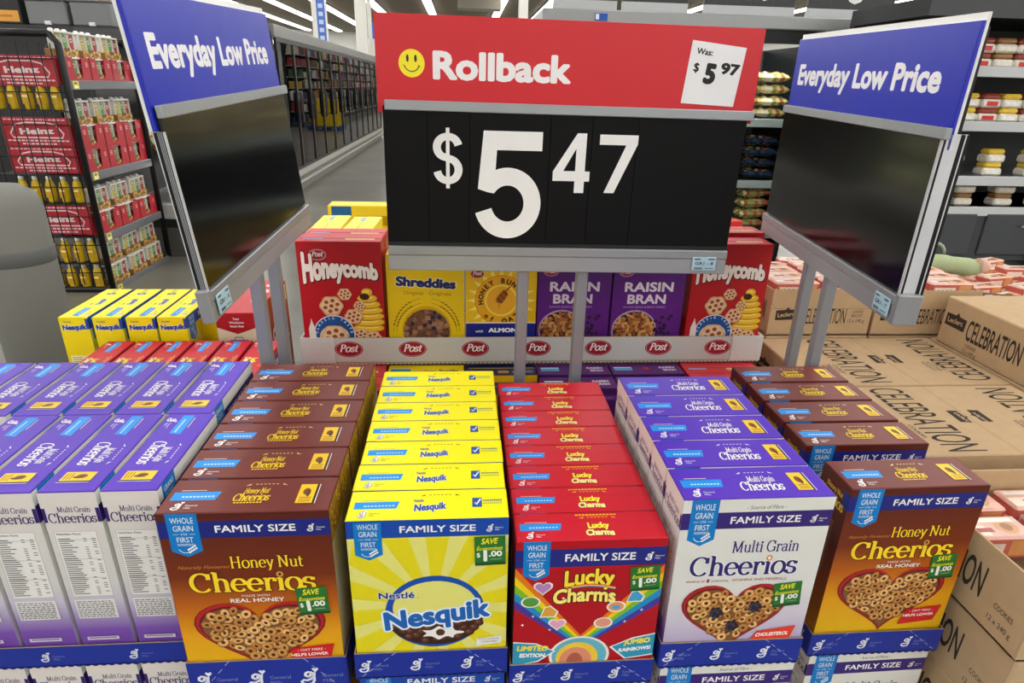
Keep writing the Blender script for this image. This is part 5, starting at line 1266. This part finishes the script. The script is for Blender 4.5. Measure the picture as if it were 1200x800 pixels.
def pack(label, loc, grp):
    root = thing('condiment_pack', label, 'condiment pack', loc, 0, grp); parts = []
    for k, lab in enumerate((c(196, 176, 60), c(104, 150, 62), c(176, 60, 56))):
        s = MB(); bottle(s, -.055, (k-1)*.082, c(222, 222, 214), h=.185); s.frame((-.055+.0325, (k-1)*.082-.030, 0), (0, 1, 0), (0, 0, 1), .0003)
        s.poly([(.03+.027*math.cos(a), .100+.050*math.sin(a)) for a in [2*math.pi*i/16 for i in range(16)]], lab); s.disc(.03, .112, .021, c(206, 206, 190), .015, 14); s.rect(.015, .107, .045, .115, c(80, 80, 74))
        parts.append(s.build('bottle', M_PLASTIC, root))
    s = MB(); s.box(-.102, -.006, -.127, .127, 0, .050, c(150, 110, 60), bev=.004, cols={'R': c(176, 126, 60)}); s.box(-.030, -.018, -.129, -.121, .05, .155, c(230, 228, 222)); s.box(-.030, -.018, .121, .129, .05, .155, c(230, 228, 222)); s.box(-.030, -.018, -.045, -.037, .05, .150, c(230, 228, 222)); s.box(-.030, -.018, .037, .045, .05, .150, c(230, 228, 222)); s.box(-.095, -.016, -.129, .129, .155, .168, c(232, 230, 224), bev=.003)
    s.frame((-.006, -.127, 0), (0, 1, 0), (0, 0, 1), .0004); rr = random.Random(2)
    for i in range(26): s.disc(rr.uniform(.01, .245), rr.uniform(.006, .052), rr.uniform(.008, .018), rr.choice([c(206, 160, 80), c(110, 60, 30), c(226, 190, 110), c(150, 84, 40), c(90, 110, 50)]), rr.uniform(.005, .010), 10, 0, 2.5e-6)
    parts.append(s.build('carrier', M_CARD, root, label='printed card carrier with a burger picture')); note(root, *parts); return root
def redcase(label, loc, grp):
    root = thing('shelf_carton', label, 'carton', loc, 0, grp); s = MB(); RDC = c(178, 30, 44); w, h, d = .312, .172, .30
    s.box(-d, -.002, -w/2, w/2, 0, .004, RDC); s.box(-d, 0, -w/2, -w/2+.004, 0, h, RDC); s.box(-d, 0, w/2-.004, w/2, 0, h, RDC)
    s.extrude([(-w/2, 0), (w/2, 0), (w/2, h), (.052, h), (.040, .045), (.02, .032), (-.04, .032), (-.055, .045), (-.062, h), (-w/2, h)], (0, 0, 0), (0, 1, 0), (0, 0, 1), .004, RDC)
    s.frame((0, -w/2, 0), (0, 1, 0), (0, 0, 1), .0004)
    for k in range(3):
        s.rect(.030-.0*k, .135-.012*k, .060, .140-.012*k, c(230, 190, 190)); s.rect(w-.06, .135-.012*k, w-.03, .140-.012*k, c(230, 190, 190))
    b = s.build('carton_body', M_CARD, root); note(root, b); return root
PK = None; RC = None
def place_pack(x, y, z, lab):
    global PK
    if PK is None: PK = pack(lab, (x, y, z), 'picnic packs on the black rack')
    else: dup(PK, (x, y, z), 0, lab)
def place_case(x, y, z, lab):
    global RC
    if RC is None: RC = redcase(lab, (x, y, z), 'red cartons on the black rack')
    else: dup(RC, (x, y, z), 0, lab)
NM = ('nearest', 'middle', 'farthest')
for k in range(3):
    y = RY0+.222+k*.315
    for (z, nm, stack) in ((1.546, 'top', 1), (.906, 'second', 2), (.441, 'third', 1)):
        for q in range(stack):
            place_case(RXF-.016, y, z+.173*q, 'red open fronted carton, '+NM[k]+' on the '+nm+' shelf of the black rack'+(' '+('lower', 'upper')[q]+' layer' if stack > 1 else ''))
            place_pack(RXF-.021, y-.005, z+.0045+.173*q, 'condiment pack inside the '+NM[k]+' red carton on the '+nm+' rack shelf'+(' '+('lower', 'upper')[q]+' layer' if stack > 1 else ''))
        place_pack(RXF-.034-.02, y, z+.173*stack+(.001 if True else 0), 'condiment pack standing on the '+NM[k]+' red carton of the '+nm+' rack shelf')
    for (dx, z, nm) in ((-.008, .0205, 'lower'), (-.035, .0205+.172, 'upper')):
        place_pack(RXF+dx-.012, y, z, 'condiment pack in the '+nm+' row on the bottom rack shelf, '+NM[k])
# end of the rack: squeeze bottles and printed boards
def mustard(label, loc):
    root = thing('squeeze_bottle', label, 'condiment bottle', loc, 0, 'yellow bottles at the rack end'); s = MB()
    bottle(s, 0, 0, c(214, 178, 20), h=.20, body=c(206, 172, 24)); b = s.build('bottle_body', M_PLASTIC, root); s = MB(); s.frame((-.026, -.0385, 0), (1, 0, 0), (0, 0, 1), .0004); s.rect(.004, .04, .048, .12, c(196, 150, 16)); s.rect(.008, .085, .044, .10, c(240, 226, 150)); l = s.build('bottle_label', M_CARD, root); note(root, b, l); return root
MU = None
for (z, n, nm) in ((.025, 5, 'bottom row'), (.235, 5, 'second row'), (.70, 5, 'third row'), (1.36, 5, 'fourth row')):
    for k in range(n):
        loc = (RXF-.11-k*.098, RY0+.037, z); lab = 'yellow squeeze bottle behind the rack end grid, '+nm+', '+['first', 'second', 'third', 'fourth', 'fifth'][k]+' from the corner'
        if MU is None: MU = mustard(lab, loc)
        else: dup(MU, loc, 0, lab)
for z in (.230, .695, 1.355):
    s = MB(); s.box(-RD+.02, -.03, .0, .078, z-.006, z, c(54, 54, 56)); sh = s.build('bottle_shelf', M_METAL, root); KIDS[root.name].append(sh)
def board(label, z0, z1):
    root = thing('printed_board', label, 'sign', (RXF-.055, RY0+.012, z0), 0, 'red boards on the rack end'); s = MB(); w, h = .47, z1-z0
    s.box(-w, 0, 0, .010, 0, h, c(172, 30, 44), bev=.001); s.frame((-w, 0, 0), (1, 0, 0), (0, 0, 1), .0004); LT = c(226, 206, 208)
    ky = [(.14, .30), (.86, .30), (.89, .44), (.80, .74), (.66, .82), (.34, .82), (.20, .74), (.11, .44), (.14, .30)]
    s.stroke([(a*w, b*h) for a, b in ky], .010, .010, LT); s.text('Heinz', w*.5, h*.42, h*.22, LT, bold=.05, w=w*.5, rot=.03)
    for i in range(14): s.rect(w*(.05+.065*i), h*.17, w*(.05+.065*i+.048), h*.22, LT); s.rect(w*(.05+.065*i), h*.90, w*(.05+.065*i+.048), h*.94, LT)
    for i in range(8): s.rect(w*(.25+.065*i), h*.06, w*(.25+.065*i+.048), h*.11, LT)
    b = s.build('board_face', M_SIGN, root); note(root, b)
board('red printed board at the top of the rack end', 1.50+.02, 1.72); board('red printed board on the rack end, upper of the middle pair', 1.11, 1.31); board('red printed board on the rack end, lower of the middle pair', .92, 1.105); board('red printed board on the rack end just above the bottom bottles', .46, .68)

# ------------------------------------------------------------------ dark unit with grey bins behind the rack
root = thing('shelf_unit', 'dark shelf unit behind the rack carrying grey bins', 'shelf', (-4.45, 7.6, 0)); s = MB(); s.box(-1.0, .95, -.3, .3, 0, 2.02, c(34, 34, 36), bev=.01); b = s.build('cabinet', M_PLASTIC, root); s = MB(); s.box(-1.02, .97, -.33, -.29, 1.97, 2.05, c(48, 48, 50)); q = s.build('edge_trim', M_METAL, root); note(root, b, q)
gb = None
for k, (x, nm) in enumerate(((-3.70, 'right'), (-4.12, 'middle'), (-5.12, 'left'))):
    root = thing('storage_bin', 'grey plastic bin on the dark shelf unit, '+nm+' one', 'bin', (x, 7.45, 2.055), 0, 'grey bins') if gb is None else dup(gb, (x, 7.45, 2.055), 0, 'grey plastic bin on the dark shelf unit, '+nm+' one')
    if gb is None:
        s = MB(); s.box(-.19, .19, -.14, .2, 0, .22, c(120, 122, 124), bev=.012); b = s.build('bin_body', M_PLASTIC, root); s = MB(); s.box(-.03, .03, -.16, -.139, .0, .035, c(230, 230, 228), bev=.004); q = s.build('label_clip', M_PLASTIC, root, label='white label clip'); s = MB(); s.box(-.2, .2, -.15, .21, .215, .235, c(100, 102, 104), bev=.005); r_ = s.build('rim', M_PLASTIC, root); note(root, b, q, r_); gb = root
root = thing('carton', 'dark carton with an orange label on the shelf unit', 'carton', (-4.55, 7.45, 2.055)); s = MB(); s.box(-.19, .19, -.15, .2, 0, .30, c(32, 32, 34), bev=.006); s.frame((-.19, -.15, 0), (1, 0, 0), (0, 0, 1), .001); s.rect(.02, .02, .36, .12, c(226, 160, 60)); s.rect(.06, .06, .3, .08, c(190, 120, 40)); b = s.build('carton_body', M_PLASTIC, root); note(root, b)
root = thing('picture_panel', 'brown and cream printed panel high behind the grey bins', 'panel', (-5.2, 8.4, 2.3)); s = MB(); s.box(-1.4, 1.6, -.02, .02, 0, .9, c(176, 150, 112), bev=.004); s.frame((-1.4, -.02, 0), (1, 0, 0), (0, 0, 1), .001); rr = random.Random(8)
for i in range(60): s.disc(rr.uniform(.1, 2.9), rr.uniform(.08, .82), rr.uniform(.05, .16), rr.choice([c(150, 100, 60), c(222, 202, 170), c(190, 160, 116), c(120, 78, 46)]), rr.uniform(.04, .1), 12, rr.uniform(0, 3), 1e-5)
b = s.build('panel_face', M_SIGN, root); s = MB(); s.box(-1.3, -1.2, .02, .08, -2.2, .9, c(60, 60, 60)); s.box(1.4, 1.5, .02, .08, -2.2, .9, c(60, 60, 60)); q = s.build('stand', M_METAL, root); note(root, b, q)

# ------------------------------------------------------------------ refrigerated case with clear bags, behind the centre sign
CX0, CX1, CY = .62, 2.62, 5.0
root = thing('refrigerated_case', 'open refrigerated case with shelves of bags between the two signs', 'refrigerated case', (CX0, CY, 0)); parts = []; L = CX1-CX0
s = MB(); s.box(0, L, 0, .9, 0, .42, c(40, 40, 42)); s.box(0, L, .84, .9, .42, 1.94, c(120, 132, 136)); s.box(-.04, 0, 0, .9, 0, 1.94, c(40, 42, 44)); s.box(L, L+.04, .05, .9, 0, 1.94, c(30, 32, 34)); parts.append(s.build('cabinet', M_METAL, root))
s = MB(); s.box(-.06, L+.95, -.05, .9, 2.03, 2.12, c(150, 152, 152), bev=.008); s.box(-.06, L+.95, -.02, .0, 1.94, 2.03, c(26, 26, 28)); s.box(-.06, L+.95, .0, .9, 2.01, 2.03, c(150, 156, 158)); parts.append(s.build('canopy', M_METAL, root))
for z in (.52, .93, 1.40):
    s = MB(); s.box(.0, L, .06, .82, z-.02, z, c(110, 120, 118)); sh = s.build('shelf', M_METAL, root); parts.append(sh); s = MB(); s.box(0, L, .03, .06, z-.05, z+.012, c(150, 164, 160), bev=.004); e = s.build('shelf_edge', M_METAL, sh); KIDS[sh.name] = [e]
s = MB(); s.box(.05, L-.05, .02, .09, 1.985, 2.009, WHITE); parts.append(s.build('unseen_case_light', M_LED, root)); note(root, *parts)
bagset = {1.40: ('pale snack', [c(222, 206, 140), c(236, 226, 176), c(206, 190, 110), c(160, 156, 96), c(240, 236, 212), c(170, 110, 66)]), .93: ('dark blue snack', [c(30, 44, 66), c(44, 60, 84), c(60, 70, 66), c(150, 140, 80), c(24, 30, 44), c(190, 80, 50)]), .52: ('yellow green snack', [c(186, 180, 110), c(150, 152, 96), c(210, 200, 140), c(120, 118, 70), c(220, 214, 166), c(170, 90, 60)])}
for z, (nm, cols) in bagset.items():
    B = bag('snack_bag', nm+' bag stacked on the '+{1.40: 'top', .93: 'middle', .52: 'bottom'}[z]+' shelf of the refrigerated case', 'bag', nm+' bags', cols, .30, .26, .080, int(z*10)); f = True
    for k in range(6):
        for q in range(4):
            if z == .52 and q > 3: continue
            o = B if f else B.copy()
            if not f: COL.objects.link(o)
            f = False; o.location = (CX0+.20+k*.315+R.uniform(-.012, .012), CY+.21+R.uniform(-.02, .02), z+.016+q*.0860); o.rotation_euler = (.02+R.uniform(-.02, .02), R.uniform(-.02, .02), R.uniform(-.06, .06))
for i, (xa, xb, t) in enumerate(((.64, 1.10, ''), (1.14, 1.62, ''), (1.74, 2.42, '40'), (2.52, 3.18, '0'))):
    root = thing('price_board', 'black price board on top of the refrigerated case, '+['first', 'second', 'third', 'fourth'][i]+' from the left', 'sign', ((xa+xb)/2, CY+.02, 2.122)); w = xb-xa; s = MB(); s.box(-w/2, w/2, -.01, .01, .055, .40, c(34, 35, 37), bev=.003); s.frame((0, -.01, .055), (1, 0, 0), (0, 0, 1), .001)
    for k in range(1, 4): s.rect(-w/2+w*k/4, .0, -w/2+w*k/4+.004, .36, c(60, 62, 64))
    if t: s.text(t, .02, .045, .24, c(230, 230, 228), bold=.04)
    b = s.build('board', M_SIGN, root); s = MB(); s.box(-w/2, w/2, -.02, .02, 0, .06, c(176, 178, 180), bev=.003); q = s.build('board_rail', M_METAL, root); note(root, b, q)
root = thing('blue_tag', 'small blue and white tag on the canopy of the refrigerated case', 'label', (.62+.36, CY-.060, 2.05)); s = MB(); s.box(-.045, .045, 0, .008, 0, .045, c(24, 80, 180), bev=.001); s.frame((-.045, 0, 0), (1, 0, 0), (0, 0, 1), .0006); s.rect(.004, .006, .028, .04, c(226, 232, 240)); b = s.build('tag_face', M_CARD, root); note(root, b)

# ------------------------------------------------------------------ dark bakery case, far right
BX0, BX1, BY = 2.75, 4.9, 4.0
root = thing('display_case', 'dark open food case at the far right behind the sign', 'refrigerated case', (BX0, BY, 0)); parts = []; L = BX1-BX0
s = MB(); s.box(0, L, 0, .8, 0, .55, c(36, 37, 39), bev=.01); s.box(0, L, .0, .8, .55, .92, c(62, 64, 67), bev=.01); s.box(0, L, .74, .8, .92, 2.05, c(54, 56, 58)); parts.append(s.build('cabinet', M_METAL, root))
for x in (.14, .36, 1.20, 2.09):
    s = MB(); s.box(x-.03, x+.03, -.05, .01, .0, 2.0, c(20, 20, 22), bev=.004); parts.append(s.build('upright', M_METAL, root))
for z in (.92, 1.12, 1.46, 1.78):
    s = MB(); s.box(.0, L, .02, .72, z-.02, z, c(120, 122, 124)); sh = s.build('shelf', M_METAL, root); parts.append(sh); s = MB(); s.box(0, L, -.005, .02, z-.055, z+.006, c(190, 192, 194), bev=.003)
    e = s.build('shelf_edge', M_PLASTIC, sh); KIDS[sh.name] = [e]
for k in range(3):
    s = MB(); s.box(.05+k*.72, .70+k*.72, -.012, 0, .60, .88, c(70, 72, 76), bev=.006); d = s.build('drawer', M_METAL, root); s = MB(); s.tube([(.3+k*.72, -.03, .80), (.45+k*.72, -.03, .80)], .008, GREY); h = s.build('drawer_handle', M_METAL, d); KIDS[d.name] = [h]; parts.append(d)
s = MB(); s.box(0, L, -.02, .8, 2.05, 2.15, c(60, 62, 64)); parts.append(s.build('canopy', M_METAL, root)); note(root, *parts)
def food(nm, base, accent, x, y, z, grp, proto=[None]):
    s = MB(); s.box(-.07, .07, -.05, .05, 0, .05, c(226, 220, 206), bev=.012); s.box(-.064, .064, -.045, .045, .05, .085, base, bev=.014); s.frame((-.07, -.05, 0), (1, 0, 0), (0, 0, 1), .0006); s.rect(.03, .012, .11, .038, accent); return s
for nm, base, acc, zs in (('yellow topped', c(232, 196, 60), c(240, 236, 226), (1.121, 1.461)), ('red labelled', c(150, 60, 44), c(206, 40, 44), (1.461, 1.781)), ('brown baked', c(150, 104, 60), c(236, 228, 210), (.921, 1.781))):
    s = food(nm, base, acc, 0, 0, 0, ''); b = s.build('food_pack', M_FILM); tag(b, nm+' food pack on the dark case shelf at far right', 'food pack', nm+' food packs'); f = True
    for z in zs:
        for k in range(7):
            for q in range(2):
                o = b if f else b.copy()
                if not f: COL.objects.link(o)
                f = False; off = {'yellow topped': 0, 'red labelled': .10, 'brown baked': .05}[nm]
                o.location = (BX0+.20+k*.29+(.145 if (nm != 'yellow topped' and z in (1.461,)) or (nm == 'brown baked') else 0), BY+.12+.0*q, z+.086*q); o.rotation_euler.z = R.uniform(-.1, .1)

# ------------------------------------------------------------------ grey bollard at the left edge
root = thing('bollard', 'grey rounded bollard at the far left beyond the yellow boxes', 'bollard', (-1.792, 2.6, 0)); s = MB(); s.lathe([(0, 0), (.13, 0), (.13, 1.12), (.115, 1.17), (.07, 1.20), (0, 1.21)], c(128, 128, 122), 20); b = s.build('bollard_body', M_WALL, root); s = MB(); s.lathe([(.131, .90), (.134, .905), (.134, .955), (.131, .96)], c(96, 98, 96), 20); q = s.build('band', M_PLASTIC, root); note(root, b, q)
